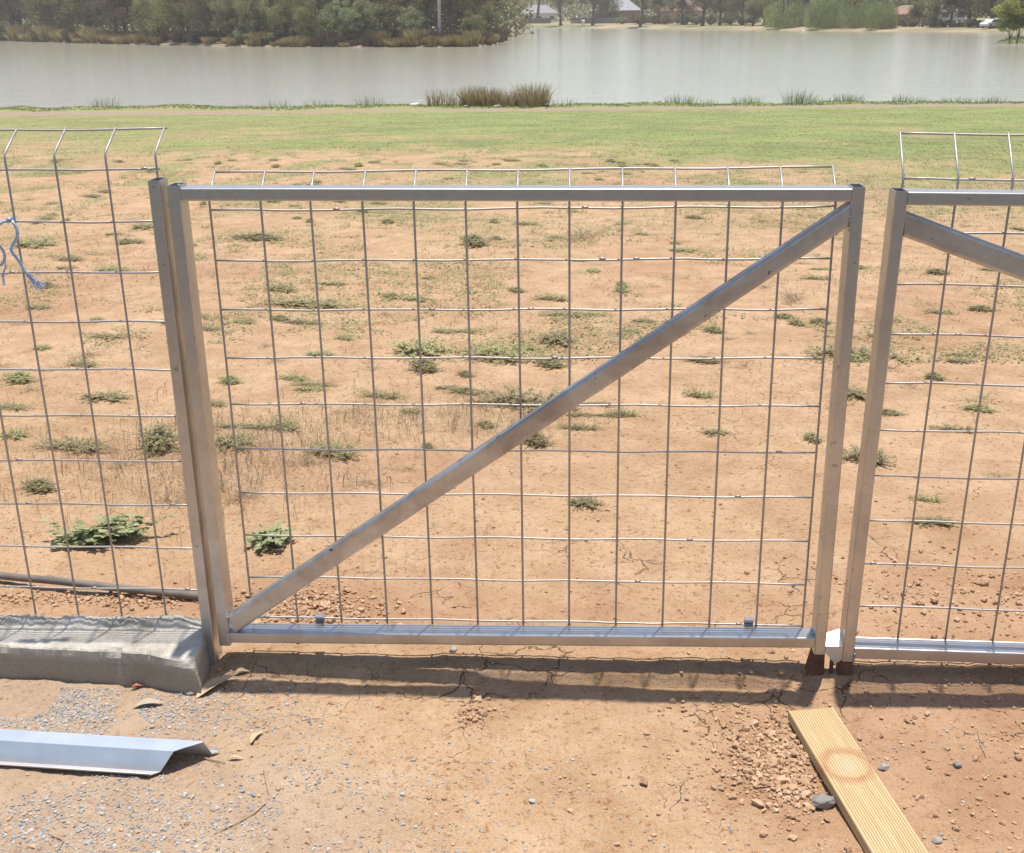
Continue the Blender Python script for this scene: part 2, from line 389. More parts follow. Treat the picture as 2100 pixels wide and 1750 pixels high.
# ------------------------------------------------------------------ ground, water
def build_ground():
    Y0 = -4.4                                   # fan apex behind the camera
    u = np.concatenate([np.linspace(-3.0, -.62, 60)[:-1], np.linspace(-.62, .50, 760), np.linspace(.50, 3.0, 60)[1:]])
    dd = np.concatenate([np.geomspace(2.1, 9, 620)[:-1], np.geomspace(9, 62, 330)[:-1], np.geomspace(62, 460, 330)[:-1], np.geomspace(460, 4500, 50)])
    U, D = np.meshgrid(u, dd); X = CAM[0]+U*D; Y = Y0+D
    X = X.ravel(); Y = Y.ravel(); Z = hgt(X, Y)
    nu, nd = len(u), len(dd)
    i = np.arange(nd-1)[:, None]*nu+np.arange(nu-1)[None, :]; i = i.ravel()
    F = np.stack([i, i+1, i+nu+1, i+nu], 1)
    g = grass_f(X, Y); yn = YN(X)
    g = np.where(Y > yn+3, 0, g)
    farl = np.where(Y > 60, 1., 0.)
    pt = np.exp(-((Y-PATH_Y(X))/PATH_W)**10)
    loose = (1.1*blob(X, Y, 1.10, -.36, .12, .16)+.9*blob(X, Y, .06, .24, .35, .16)+.7*blob(X, Y, -.5, .25, .5, .12)
             +.8*blob(X, Y, 1.75, .25, .45, .5)+.7*blob(X, Y, .1, 1.15, .35, .22)+.5*blob(X, Y, -.6, 1.2, .5, .3)+.55*blob(X, Y, 1.6, -.35, .45, .35)+.75*blob(X, Y, 1.75, -.45, .5, .35)+.5*blob(X, Y, 1.0, -.1, .5, .08)+.35*blob(X, Y, .75, .18, .35, .18)
             +.9*sst(.15, .55, fbm(X*.8+9, Y*.8+2, 4))*sst(0, 2, Y))
    crack = .25+1.0*blob(X, Y, 1.2, .25, .7, .35)+.6*blob(X, Y, .7, .1, .7, .3)+.25*sst(.1, .5, fbm(X, Y, 3))
    gravel = sst(.05, .65, blob(X, Y, -.42, -.24, .36, .16)+.8*blob(X, Y, -.25, -.62, .5, .22)+.35*blob(X, Y, .2, -.5, .25, .3)+.25*fbm(X*6, Y*6, 3))
    spit = np.interp(np.arctan2(X-CAM[0], Y-CAM[1]), _PB, ISL_W)*(Y > 60)
    me = mesh_np('ground', np.stack([X, Y, Z], 1), F, MT['ground'], 4, True,
                 dict(grass=g, spit=spit, farland=farl, path=pt, loose=np.clip(loose*(1-.9*gravel), 0, 1), crack=np.clip(crack, 0, 1.3), gravel=gravel))
    o = link('ground', me); tag(o, kind='structure')
build_ground()
wm = MB(); wm.add([(-900, 44, WZ), (900, 44, WZ), (900, 700, WZ), (-900, 700, WZ)], [(0, 1, 2, 3)])
tag(wm.build('water', MT['water']), kind='structure')

# ------------------------------------------------------------------ steel work
W_X, W_Y, W_Z = (1, 0, 0), (0, 1, 0), (0, 0, 1)
FD = .048                                      # depth of the frames
def wire_grid(mb, cols, rows, x0, x1, z0, ztop, zbend, bend, lean=0., r=.0023, top_wire=True, y=.0035, seed=0):
    """cols: x of the vertical wires, rows: z of the horizontals; above zbend the wires lean back by bend=(dy,dz)"""
    rs = random.Random(seed)
    for i, x in enumerate(cols):
        dx = rs.uniform(-.0012, .0012)
        pts = [(x+dx, y, z0), (x+dx+rs.uniform(-.001, .001), y+rs.uniform(-.001, .001), (z0+zbend)/2), (x+dx, y, zbend-.008), (x+dx, y+.002, zbend+.003),
               (x+dx, y+bend[0], zbend+bend[1])]
        mb.tube(pts, r, 8)
    for j, z in enumerate(rows):
        n = 26; pts = []
        ph = rs.uniform(0, 6)
        for k in range(n+1):
            x = x0+(x1-x0)*k/n
            pts.append((x, y+.005, z+.0012*math.sin(x*21+ph)+rs.uniform(-.0006, .0006)))
        mb.tube(pts, r*.95, 8)
        for x in cols[:-1]:                    # the weld burrs and the dints left by the tie wire
            if rs.random() < .12:
                xx = x+rs.uniform(.02, .08)*(1 if cols[1] > cols[0] else -1); mb.tube([(xx-.006, y+.005, z+.0012), (xx, y+.0045, z+.002), (xx+.006, y+.005, z+.0012)], r*1.08, 6)
    if top_wire:
        n = 26; ph = rs.uniform(0, 6)
        mb.tube([(x0+(x1-x0)*k/n, y+bend[0]+.004, zbend+bend[1]-.003+.0011*math.sin((x0+(x1-x0)*k/n)*17+ph)) for k in range(n+1)], r*.95, 8)

# left fence panel
mb = MB()
cols = [-.104-.1*i for i in range(0, 14)]
wire_grid(mb, cols, [.062+.1017*k for k in range(11)], -1.42, -.101, .03, 1.11, 1.108, (.068, .044), seed=3)
tag(mb.build('wire_mesh_fence', MT['galv_wire'], smooth=True), 'square weldmesh fence panel set in the concrete edging left of the gate post', 'fence')
# post
post = empty('fence_post', (-.0945, -.0255, 0)); tag(post, 'open topped square steel post between the mesh fence and the gate hinge side', 'post')
mb = MB(); mb.hollow((-.0945, -.0255, -.12), (-.0945, -.0255, 1.064), W_X, W_Y, .0235, .049, .0025, .0016, .06)
o = mb.build('post_tube', MT['galv'], post); o.matrix_parent_inverse = Matrix.Translation((.0945, .0255, 0))

def weld(mb, p, r=.004, n=7, d=(1, 0, 0), length=.024):
    d = Vector(d)
    for i in range(n):
        q = Vector(p)+d*(i/(n-1)-.5)*length
        mb.tube([q-d*.0016, q, q+d*.0016], [r*.6, r, r*.6], 6)
MT['weld'] = plain('weld_bead', (.30, .29, .28), (.55, .54, .52), 120, .6, .4)

# gate 1
g1 = empty('farm_gate', (-.058, -.025, .05)); tag(g1, 'wide galvanised gate with a diagonal brace rising from lower left to upper right', 'gate', 'meeting pair of galvanised mesh gates')
inv = Matrix.Translation((.058, .025, -.05))
def part(mb, name, mat, root, inv, smooth=False):
    o = mb.build(name, mat, root, smooth); o.matrix_parent_inverse = inv; return o
yc = -.050+FD/2
mb = MB(); mb.hollow((-.0585, yc, .058), (-.0585, yc, 1.054), W_X, W_Y, .0250, FD); part(mb, 'gate_stile', MT['galv'], g1, inv)
mb = MB(); mb.hollow((1.2262, yc, .062), (1.2262, yc, 1.042), W_X, W_Y, .0238, FD); part(mb, 'gate_stile', MT['galv'], g1, inv)
def rail(p0, p1, hh, root, inv, name, d=FD-.001, mat='galv'):
    mb = MB(); a, b = Vector(p0), Vector(p1); t = (b-a).normalized(); up = Vector((0, 1, 0)).cross(t)
    if up.z < 0: up = -up
    mb.hollow(a, b, up, W_Y, hh, d); return part(mb, name, MT[mat], root, inv)
rail((-.0458, yc+.0006, 1.0375), (1.2141, yc+.0006, 1.0270), .0245, g1, inv, 'top_rail')
rail((-.0458, yc+.0006, .0765), (1.2141, yc+.0006, .0880), .0245, g1, inv, 'bottom_rail')
# brace, cut to the stiles
def brace(a0, a1, b0, b1, y0, d, root, inv):
    """a0->a1 upper edge, b0->b1 lower edge in (x, z)"""
    mb = MB(); r = .0065
    A0, A1, B0, B1 = (Vector((p[0], 0, p[1])) for p in (a0, a1, b0, b1))
    t = (A1-A0).normalized(); nrm = Vector((-t.z, 0, t.x)); nrm = nrm if nrm.z > 0 else -nrm
    prof = []
    for k in range(5):
        an = math.pi/2*k/4; prof.append((r-r*math.sin(an), r-r*math.cos(an)))      # (inset from edge, depth)
    def P(E, inn, dy): return tuple(E-nrm*inn*1. + Vector((0, y0+dy, 0)))
    up = [(r-r*math.sin(math.pi/2*k/4), r-r*math.cos(math.pi/2*k/4)) for k in range(5)]
    loop0 = []; loop1 = []
    seq = []
    for inn, dy in [(r*(1-math.sin(math.pi/2*k/4)), r*(1-math.cos(math.pi/2*k/4))) for k in range(5)]:   # front upper corner, from face to edge
        seq.append(('A', inn, dy))
    seq.append(('A', 0, d)); seq.append(('B', 0, d))
    for inn, dy in reversed([(r*(1-math.sin(math.pi/2*k/4)), r*(1-math.cos(math.pi/2*k/4))) for k in range(5)]):
        seq.append(('B', -inn, dy))
    for e, inn, dy in seq:
        loop0.append(P(A0 if e == 'A' else B0, inn, dy)); loop1.append(P(A1 if e == 'A' else B1, inn, dy))
    n = len(loop0); fs = [(k, (k+1) % n, n+(k+1) % n, n+k) for k in range(n)]+[tuple(range(n))[::-1], tuple(range(n, 2*n))]
    mb.add(loop0+loop1, fs); return part(mb, 'diagonal_brace', MT['galv_stained'], root, inv)
brace((-.0457, .1295), (1.2142, 1.0145), (-.031, .0890), (1.2142, .9695), -.0493, .025, g1, inv)
mb = MB()
wire_grid(mb, [-.008+.1*i*1.0045 for i in range(13)], [.098+.1*k for k in range(10)], -.010, 1.200, .090, 1.0, 1.022, (.052, .046), seed=5)
part(mb, 'wire_mesh', MT['galv_wire'], g1, inv, True)
for x, z in ((.142, .0995), (1.083, .108)):
    mb = MB(); mb.box((x-.010, -.008, z-.013), (x+.010, .0115, z-.0105)); mb.box((x-.010, .0115, z-.0105), (x+.010, .0135, z+.005)); mb.box((x-.010, -.001, z+.0025), (x+.010, .0114, z+.0045))
    part(mb, 'mesh_clip', MT['galv'], g1, inv)
for wa in (((-.046, -.0495, 1.050), .003, 6, (0, 0, 1), .012), ((-.0455, -.0497, .122), .003, 5, (0, 0, 1), .014), ((1.2142, -.0497, .985), .0028, 8, (0, 0, 1), .045)):
    mb = MB(); weld(mb, *wa); part(mb, 'weld_bead', MT['weld'], g1, inv, True)
# drop bolt with its cranked plate between the gates
mb = MB()
pl = [(1.2385, .097), (1.2685, .105), (1.2685, .080), (1.2385, .080)]
yb, yf = -.018, -.046
V = [(1.2385, yb, .094), (1.2725, yb+.006, .103), (1.2725, yf, .0795), (1.2385, yf, .0795)]
V += [(p[0], p[1]+.001, p[2]-.003) for p in V]
mb.add(V, [(0,1,2,3),(7,6,5,4),(0,4,5,1),(1,5,6,2),(2,6,7,3),(3,7,4,0)])
arc = [(1.2385, .0785), (1.2725, .0785), (1.2725, .048), (1.268, .042), (1.260, .0405), (1.2525, .046), (1.246, .055), (1.2405, .061), (1.2385, .064)]
n = len(arc); mb.add([(x, yf-.0005, z) for x, z in arc]+[(x, yf+.003, z) for x, z in arc], [tuple(range(n)), tuple(range(2*n-1, n-1, -1))]+[(k, n+k, n+(k+1) % n, (k+1) % n) for k in range(n)])
part(mb, 'latch_plate', MT['galv_bright'], g1, inv)
mb = MB(); mb.tube([(1.2570, -.034, .075), (1.2560, -.036, .03), (1.2535, -.045, -.06)], .0042, 10); part(mb, 'drop_bolt', plain('rusty_rod', (.10, .06, .045), (.22, .14, .10), 60, .8, .3), g1, inv, True)

def foot(x0, x1, b0, b1, zt, root, inv):
    mb = MB(); V = [(x0, -.046, zt), (x1, -.046, zt), (b1, -.050, -.02), (b0, -.050, -.02)]; V += [(a, b+.030, c) for a, b, c in V]
    mb.add(V, [(0,1,2,3),(7,6,5,4),(0,4,5,1),(1,5,6,2),(2,6,7,3),(3,7,4,0)]); part(mb, 'rusty_foot', MT['rust'], root, inv)
MT['rust'] = plain('rusty_steel', (.085, .042, .025), (.17, .095, .06), 40, .9, 0, .5, .002)
foot(1.2145, 1.2379, 1.197, 1.240, .0615, g1, inv)

# gate 2 (leans a little)
g2 = empty('farm_gate', (1.2735, -.025, .05)); tag(g2, 'galvanised gate cut off by the right photo edge, its brace sloping down to the right', 'gate', 'meeting pair of galvanised mesh gates')
inv2 = Matrix.Translation((-1.2735, .025, -.05))
mb = MB(); mb.hollow((1.2860, yc, .046), (1.2860, yc, 1.034), W_X, W_Y, .0238, FD); part(mb, 'gate_stile', MT['galv'], g2, inv2)
mb = MB(); mb.hollow((2.60, yc, .046), (2.60, yc, 1.034), W_X, W_Y, .0238, FD); part(mb, 'gate_stile', MT['galv'], g2, inv2)
rail((1.2981, yc+.0006, 1.0210), (2.588, yc+.0006, 1.0210), .0245, g2, inv2, 'top_rail')
foot(1.2745, 1.2978, 1.2665, 1.3005, .0455, g2, inv2)
# bottom rail has rolled grooves along its top
mb = MB(); x0, x1 = 1.2981, 2.588; z0, z1 = .0535, .079
yy = [-.0492]; zz = [z0]
pts = [(-.0492, z0), (-.0492, z1-.003), (-.0482, z1-.001), (-.046, z1)]
for k in range(4):
    a = -.043+k*.0115; pts += [(a, z1), (a+.002, z1-.0018), (a+.0045, z1-.0018), (a+.0065, z1)]
pts += [(-.0045, z1-.001), (-.0035, z1-.003), (-.0035, z0)]
n = len(pts); mb.add([(x0, a, b) for a, b in pts]+[(x1, a, b) for a, b in pts], [(k, (k+1) % n, n+(k+1) % n, n+k) for k in range(n)]+[tuple(range(n)), tuple(range(2*n-1, n-1, -1))])
part(mb, 'bottom_rail', MT['galv'], g2, inv2)
brace((1.2979, .9970), (2.588, .5445), (1.2979, .9505), (2.588, .498), -.0493, .025, g2, inv2)
mb = MB()
wire_grid(mb, [1.300+.1*i for i in range(14)], [.049+.1*k for k in range(11)], 1.299, 2.602, .04, 1.05, 1.052, (.060, .077), seed=9)
part(mb, 'wire_mesh', MT['galv_wire'], g2, inv2, True)
mb = MB(); weld(mb, (1.2983, -.0497, .0555), .003, 6, (0, 0, 1), .02); part(mb, 'weld_bead', MT['weld'], g2, inv2, True)
g2.rotation_euler = (0, math.radians(1.05), 0)

# ------------------------------------------------------------------ concrete edging under the mesh fence
def kerb():
    xs = np.linspace(-1.5, -.098, 560); V = []; n = None
    for i, x in enumerate(xs):
        t = x+.12
        yf = -.122-.010*math.cos(min(0, t)*6)+.004*float(fbm(x*9, 2.2, 4))-.030*float(sst(-.24, -.098, x))+.007
        h = .082+.002*float(fbm(x*8, 5, 3))
        top = [(yf, -.06), (yf+.001+.002*float(fbm(x*30, 8, 2)), .02), (yf+.0015*float(fbm(x*40, 1, 2)), h-.018), (yf+.001, h-.004),
               (yf+.005+.002*float(fbm(x*45, 3, 2)), h-.001), (yf+.014, h+.0005), (yf+.030, h+.0015), (yf+.05, h+.001), (yf+.07, h+.001)]
        by = -.030+.010*float(fbm(x*10, 4, 3)); bh = h+.009+.005*float(fbm(x*18, 6, 5))+.006*float(fbm(x*85, 3, 3))
        fade = 1-float(sst(-.17, -.10, x))
        top += [(by-.006, h+.001), (by, h+.006*fade), (by+.008, h+(.015+.006*float(fbm(x*40, 9, 4))+.007*float(fbm(x*130, 2, 2)))*fade), (by+.020, bh+(.014)*fade), (by+.032, bh+.007*float(fbm(x*95, 19, 3))+.004*fade), (by+.05, h-.004), (by+.06, .03), (by+.062, -.06)]
        n = len(top); V += [(x+(.012*float(sst(-.10, -.094, x))+.02*(a-yf if 0 else 0)), a, b) for a, b in top]
    # the broken end leans outwards towards the gate
    V = np.array(V).reshape(len(xs), n, 3)
    for j in range(n):
        a, b = V[-1, j, 1], V[-1, j, 2]
        off = .003*fbm(b*90, a*60, 3)+(.012 if b < .05 and a < -.1 else 0)
        for i in range(len(xs)):
            k = float(sst(-.16, -.094, xs[i])); V[i, j, 0] += off*k
    mk = V[..., 1] > -.0545
    V[..., 0] = np.where(mk, np.minimum(V[..., 0], -.1085), V[..., 0])
    q = V.reshape(-1, 3); A = .0013; up = np.clip((q[:, 2]-.02)*20, 0, 1); bk = 1+1.6*np.exp(-((q[:, 1]-.0)/.025)**2)
    V[..., 1] += (A*(fbm(q[:, 0]*70, q[:, 1]*200+q[:, 2]*90, 3))*bk).reshape(V.shape[:2]); V[..., 2] += (A*up*bk*fbm(q[:, 0]*80+9, q[:, 1]*230+q[:, 2]*70, 3)).reshape(V.shape[:2])
    # chips knocked out of the front arris
    for i in range(len(xs)):
        ch = max(0., float(fbm(xs[i]*22, 31., 4))-.12)*.030+max(0, .35*float(sst(-.18, -.11, xs[i]))*.02)
        for j, k in ((2, .35), (3, 1.), (4, 1.), (5, .4)): V[i, j, 1] += ch*k; V[i, j, 2] -= ch*.5*k
    V = V.reshape(-1, 3); F = []
    for i in range(len(xs)-1):
        for j in range(n-1): F.append((i*n+j, (i+1)*n+j, (i+1)*n+j+1, i*n+j+1))
    mb = MB(); mb.add([tuple(p) for p in V], F)
    mb.f.append(tuple((len(xs)-1)*n+j for j in range(n)))
    o = mb.build('concrete_kerb', MT['concrete'], smooth=False)
    tag(o, 'rough grey concrete edging strip along the foot of the mesh fence', 'kerb')
kerb()

# ------------------------------------------------------------------ top hat channel on the ground
def hat():
    c0 = Vector((-.004, -.378, 0)); e = Vector((-1, .062, 0)).normalized(); nv = Vector((.062, 1, 0)).normalized()
    prf = [(.026, .007), (.024, .0035), (.012, .0035), (0, .040), (-.036, .040), (-.054, .0055), (-.066, .0055), (-.068, .010)]
    # dense along so the knurled top reads
    mb = MB(); L = .78; N = 200; V = []; k = len(prf)
    for i in range(N+1):
        for a, z in prf:
            st = -.012-a*(-1.10) if a < 0 else -.012-a*.35
            s = (max(0, -a)*1.25 - max(0, a)*.8)
            s0 = s+(L-s)*i/N
            V.append(c0+e*s0+nv*a+Vector((0, 0, z+.002)))
    F = [(i*k+j, i*k+j+1, (i+1)*k+j+1, (i+1)*k+j) for i in range(N) for j in range(k-1)]
    mb.add(V, F)
    m, n, l, p = nt('ribbed_galvanised_sheet')
    P = objc(n); a = noise(n, l, P, 10, 5, .6)
    c = ramp(n, l, a, [(.3, (.56, .61, .66)), (.6, (.68, .73, .78)), (.8, (.74, .77, .79))])
    sx = n.new('ShaderNodeSeparateXYZ'); l.new(P, sx.inputs[0])
    du = noise(n, l, P, 26, 4, .6)
    lowz = mth(n, l, 'MULTIPLY', mth(n, l, 'SUBTRACT', .026, sx.outputs[2], True), 26)
    c = mixc(n, l, mth(n, l, 'MULTIPLY', lowz, mth(n, l, 'ADD', du, .3), True), c, (.52, .36, .22))
    l.new(c, p.inputs['Base Color']); p.inputs['Metallic'].default_value = .72; p.inputs['Roughness'].default_value = .42
    wv = n.new('ShaderNodeTexWave'); wv.inputs['Scale'].default_value = 75; wv.bands_direction = 'X'; l.new(P, wv.inputs['Vector'])
    top = mth(n, l, 'GREATER_THAN', sx.outputs[2], .0405)
    bump(n, l, p, mth(n, l, 'MULTIPLY', wv.outputs['Fac'], top), .22, .001)
    o = mb.build('steel_channel', m); s = o.modifiers.new('thick', 'SOLIDIFY'); s.thickness = .0012; s.offset = 0
    tag(o, 'offcut of galvanised top hat channel lying on the gravelly ground at lower left', 'channel')
hat()

# ------------------------------------------------------------------ decking board
def board():
    c0 = Vector((1.137, -.207, 0)); d = Vector((.071, -.418, 0)).normalized(); wv = Vector((-d.y, d.x, 0)); W = .0935; L = .436; T = .0215
    root_z = .004
    prf = [(0, .001), (.001, 0), (W-.001, 0), (W, .001), (W, T-.002), (W-.0015, T)]
    ng = 17; gw = (W-.008)/ng; top = []
    for k in range(ng):
        a = W-.004-k*gw
        top += [(a, T), (a-gw*.30, T), (a-gw*.45, T-.0016), (a-gw*.80, T-.0016)]
    prf += top+[(.004, T), (.0015, T), (0, T-.002)]
    n = len(prf); mb = MB(); V = []; N = 24
    for i in range(N+1):
        s = L*i/N
        for a, z in prf: V.append(c0+d*s+wv*a+Vector((0, 0, z+root_z+.0)))
    F = [(i*n+j, i*n+(j+1) % n, (i+1)*n+(j+1) % n, (i+1)*n+j) for i in range(N) for j in range(n)]+[tuple(range(n)), tuple(N*n+j for j in range(n))[::-1]]
    mb.add(V, F)
    m, nn, l, p = nt('treated_pine')
    P = geo(nn)
    mp = nn.new('ShaderNodeMapping'); mp.vector_type = 'TEXTURE'; mp.inputs['Location'].default_value = c0; mp.inputs['Rotation'].default_value = (0, 0, math.atan2(d.y, d.x)); l.new(P, mp.inputs[0])
    sv = nn.new('ShaderNodeVectorMath'); sv.operation = 'MULTIPLY'; l.new(mp.outputs[0], sv.inputs[0]); sv.inputs[1].default_value = (1.6, 44, 20)
    g = noise(nn, l, sv.outputs[0], 5, 6, .65, 1.2)
    c = ramp(nn, l, g, [(.25, (.40, .28, .145)), (.45, (.48, .35, .19)), (.6, (.54, .405, .225)), (.8, (.60, .465, .28))])
    fx = nn.new('ShaderNodeVectorMath'); fx.operation = 'SUBTRACT'; l.new(mp.outputs[0], fx.inputs[0]); fx.inputs[1].default_value = (.185, .050, 0)
    ss = nn.new('ShaderNodeVectorMath'); ss.operation = 'MULTIPLY'; l.new(fx.outputs[0], ss.inputs[0]); ss.inputs[1].default_value = (1, 1.0, 0)
    ln = nn.new('ShaderNodeVectorMath'); ln.operation = 'LENGTH'; l.new(ss.outputs[0], ln.inputs[0])
    wob = mth(nn, l, 'ADD', ln.outputs['Value'], mth(nn, l, 'MULTIPLY', mth(nn, l, 'SUBTRACT', noise(nn, l, P, 30, 3), .5), .014))
    ring = ramp(nn, l, mth(nn, l, 'MULTIPLY', wob, 10), [(0, g3(.0)), (.33, g3(0)), (.41, g3(1)), (.50, g3(.8)), (.60, g3(0))])
    wash = ramp(nn, l, mth(nn, l, 'MULTIPLY', wob, 10), [(0, g3(1)), (.15, g3(.5)), (.3, g3(0))])
    c = mixc(nn, l, mth(nn, l, 'MULTIPLY', mth(nn, l, 'MULTIPLY', ring, noise(nn, l, P, 45, 4, .7)), .95), c, (.34, .13, .07))
    c = mixc(nn, l, mth(nn, l, 'MULTIPLY', wash, .5), c, (.50, .43, .34))
    l.new(c, p.inputs['Base Color']); p.inputs['Roughness'].default_value = .75; p.inputs['Specular IOR Level'].default_value = .25
    bump(nn, l, p, g, .25, .001)
    o = mb.build('decking_board', m)
    tag(o, 'new grooved pine decking board with a red ring stain lying on the soil', 'board')
board()

# ------------------------------------------------------------------ loose small things near the gate
def rock_mesh(name, r, mat, seed, sub=3, sq=(1, .8, .6), rough=.28):
    import bmesh
    bm = bmesh.new(); bmesh.ops.create_icosphere(bm, subdivisions=sub, radius=1)
    rs = np.random.default_rng(seed); pl = rs.normal(size=(9, 3)); pl /= np.linalg.norm(pl, axis=1)[:, None]; off = rs.uniform(.62, .9, 9)
    for v in bm.verts:
        c = np.array(v.co)
        for q, o_ in zip(pl, off):
            s = c@q
            if s > o_: c = c-q*(s-o_)
        c *= 1+rough*.3*float(fbm(c[0]*2+seed, c[1]*2+c[2]*1.7, 3))
        v.co = Vector(c*np.array(sq)*r)
    me = bpy.data.meshes.new(name); bm.to_mesh(me); bm.free(); me.materials.append(mat); return me
def put(name, me, u, v, label, cat, sink=.25, h=.02, rz=0., group=None, p=None):
    q = gnd(u, v) if p is None else p
    o = link(name, me, None, (q[0], q[1], q[2]+h*(1-sink))); o.rotation_euler = (0, 0, rz); return tag(o, label, cat, group)
put('rock', rock_mesh('rock', .022, MT['bluestone'], 4, 4, (1.1, .7, .6), .8), 1686, 1655, 'grey angular stone beside the left edge of the decking board', 'stone', .3, .014, .2)
put('rock', rock_mesh('rock', .012, MT['stone'], 8), 2070, 1801, 'small grey green stone just right of the decking board ring stain', 'stone', .3, .006, .5, p=gnd(2065, 1803-1) if 0 else gnd(1812, 1577))
put('rock', rock_mesh('rock', .011, MT['bluestone'], 11), 2240, 1795, 'small blue grey stone on the bare soil well right of the board', 'stone', .3, .006, 1.1, p=gnd(1963, 1572))
put('rock', rock_mesh('rock', .010, MT['stone'], 14), 2193, 1972, 'pale stone by the lower right corner of the board', 'stone', .3, .005, .3, p=gnd(1921, 1726))
put('rock', rock_mesh('rock', .012, MT['stone'], 16), 0, 0, 'whitish pebble on the gravel just behind the channel offcut', 'stone', .3, .006, .3, p=gnd(392, 1423))
put('rock', rock_mesh('rock', .010, MT['stone'], 19), 0, 0, 'pale rounded stone in front of the bottom rail near its left third', 'stone', .3, .006, .9, p=gnd(930, 1335))
put('rock', rock_mesh('rock', .016, MT['clod'], 21), 0, 0, 'lump of dry earth on the ground seen through the right hand gate', 'stone', .3, .01, .9, p=gnd(2018, 1199))

def gum_leaf(u, v, L, Wd, rz, mat, label, curl=.3, tilt=.1):
    q = gnd(u, v); mb = MB(); N = 14; V = []
    for i in range(N+1):
        t = i/N; w_ = Wd*(math.sin(math.pi*min(1, t*1.02)**.8))*.5+.0004
        z = .004+curl*L*.25*(t-.5)**2+.003*math.sin(t*5)
        for s in (-1, -.5, 0, .5, 1):
            V.append(((t-.5)*L, s*w_+.12*L*math.sin(t*2.6)-.1*L, z+abs(s)*w_*.45+tilt*(t-.5)*L))
    F = [(i*5+j, i*5+j+1, (i+1)*5+j+1, (i+1)*5+j) for i in range(N) for j in range(4)]
    mb.add(V, F); o = mb.build('dry_leaf', mat, None, True); o.location = (q[0], q[1], q[2]+.002); o.rotation_euler = (0, 0, rz)
    s = o.modifiers.new('thick', 'SOLIDIFY'); s.thickness = .0006
    tag(o, label, 'leaf')
ML = plain('dead_leaf_tan', (.42, .30, .18), (.60, .46, .31), 30, .7); MR = plain('dead_leaf_red', (.28, .10, .05), (.44, .20, .11), 30, .7); MGy = plain('dead_leaf_grey', (.36, .29, .21), (.50, .42, .33), 30, .8)
gum_leaf(443, 1410, .105, .030, .75, ML, 'large curled tan gum leaf at the foot of the hinge post', .5, .2)
gum_leaf(497, 1382, .035, .014, .3, ML, 'short tan leaf in shade right of the hinge post foot')
gum_leaf(286, 1404, .036, .012, .55, MR, 'rust red leaf against the front of the concrete edging')
gum_leaf(284, 1412, .030, .009, .4, MR, 'smaller rust red leaf lying in front of the larger red one')
gum_leaf(306, 1448, .062, .020, .25, MGy, 'flat grey brown leaf on the gravel in front of the concrete edging end')
gum_leaf(485, 1559, .030, .008, .1, ML, 'thin straw coloured leaf beyond the end of the channel offcut')
gum_leaf(525, 1515, .045, .012, 1.2, ML, 'pale narrow leaf standing up on the soil right of the channel')
def twig(pts, r, label, mat=None):
    mb = MB(); P = []
    for i in range(len(pts)-1):
        a, b = gnd(*pts[i]), gnd(*pts[i+1])
        for k in range(6):
            t = k/6; x, y = a[0]*(1-t)+b[0]*t, a[1]*(1-t)+b[1]*t; P.append((x, y, zg(x, y)+r+.002))
    q = gnd(*pts[-1]); P.append((q[0], q[1], q[2]+r))
    mb.tube(P, [r*(1-.5*i/len(P)) for i in range(len(P))], 6); tag(mb.build('twig', mat or MT['twig'], None, True), label, 'twig')
MT['twig'] = plain('dry_twig', (.26, .18, .11), (.45, .33, .21), 60, .9)
twig([(545, 1650), (520, 1672), (480, 1695), (440, 1712)], .0013, 'long curved dry stalk on the soil below the channel offcut')
twig([(541, 1580), (545, 1605), (552, 1632)], .0013, 'short dark upright twig right of the channel offcut')
twig([(104, 1716), (130, 1726), (118, 1750)], .0014, 'pale forked twig at the bottom left corner of the photo')
twig([(420, 1558), (445, 1563), (462, 1567)], .0015, 'straw lying just off the cut end of the channel')
twig([(2105-100, 1500), (2010, 1530), (2022, 1556)], .0010, 'thin dark twig on the soil right of the board')

# poly pipe behind the edging
def pipe():
    P = []
    a = onZ(-60, 1172, .02); b = onZ(120, 1192, .03); c = onZ(260, 1208, .022); d = onZ(420, 1224, .012); e = onZ(470, 1230, -.01)
    ctrl = [np.array([-1.5, .55, .02]), a, b, c, d, e]
    for i in range(len(ctrl)-1):
        p0 = ctrl[max(i-1, 0)]; p1 = ctrl[i]; p2 = ctrl[i+1]; p3 = ctrl[min(i+2, len(ctrl)-1)]
        for k in range(8):
            t = k/8; P.append(.5*((2*p1)+(-p0+p2)*t+(2*p0-5*p1+4*p2-p3)*t*t+(-p0+3*p1-3*p2+p3)*t**3))
    mb = MB(); mb.tube([tuple(p) for p in P], .0098, 14)
    tag(mb.build('irrigation_pipe', plain('dusty_poly_pipe', (.12, .105, .09), (.21, .18, .15), 20, .6), None, True), 'dusty dark irrigation pipe lying on the soil behind the mesh fence', 'pipe')
pipe()

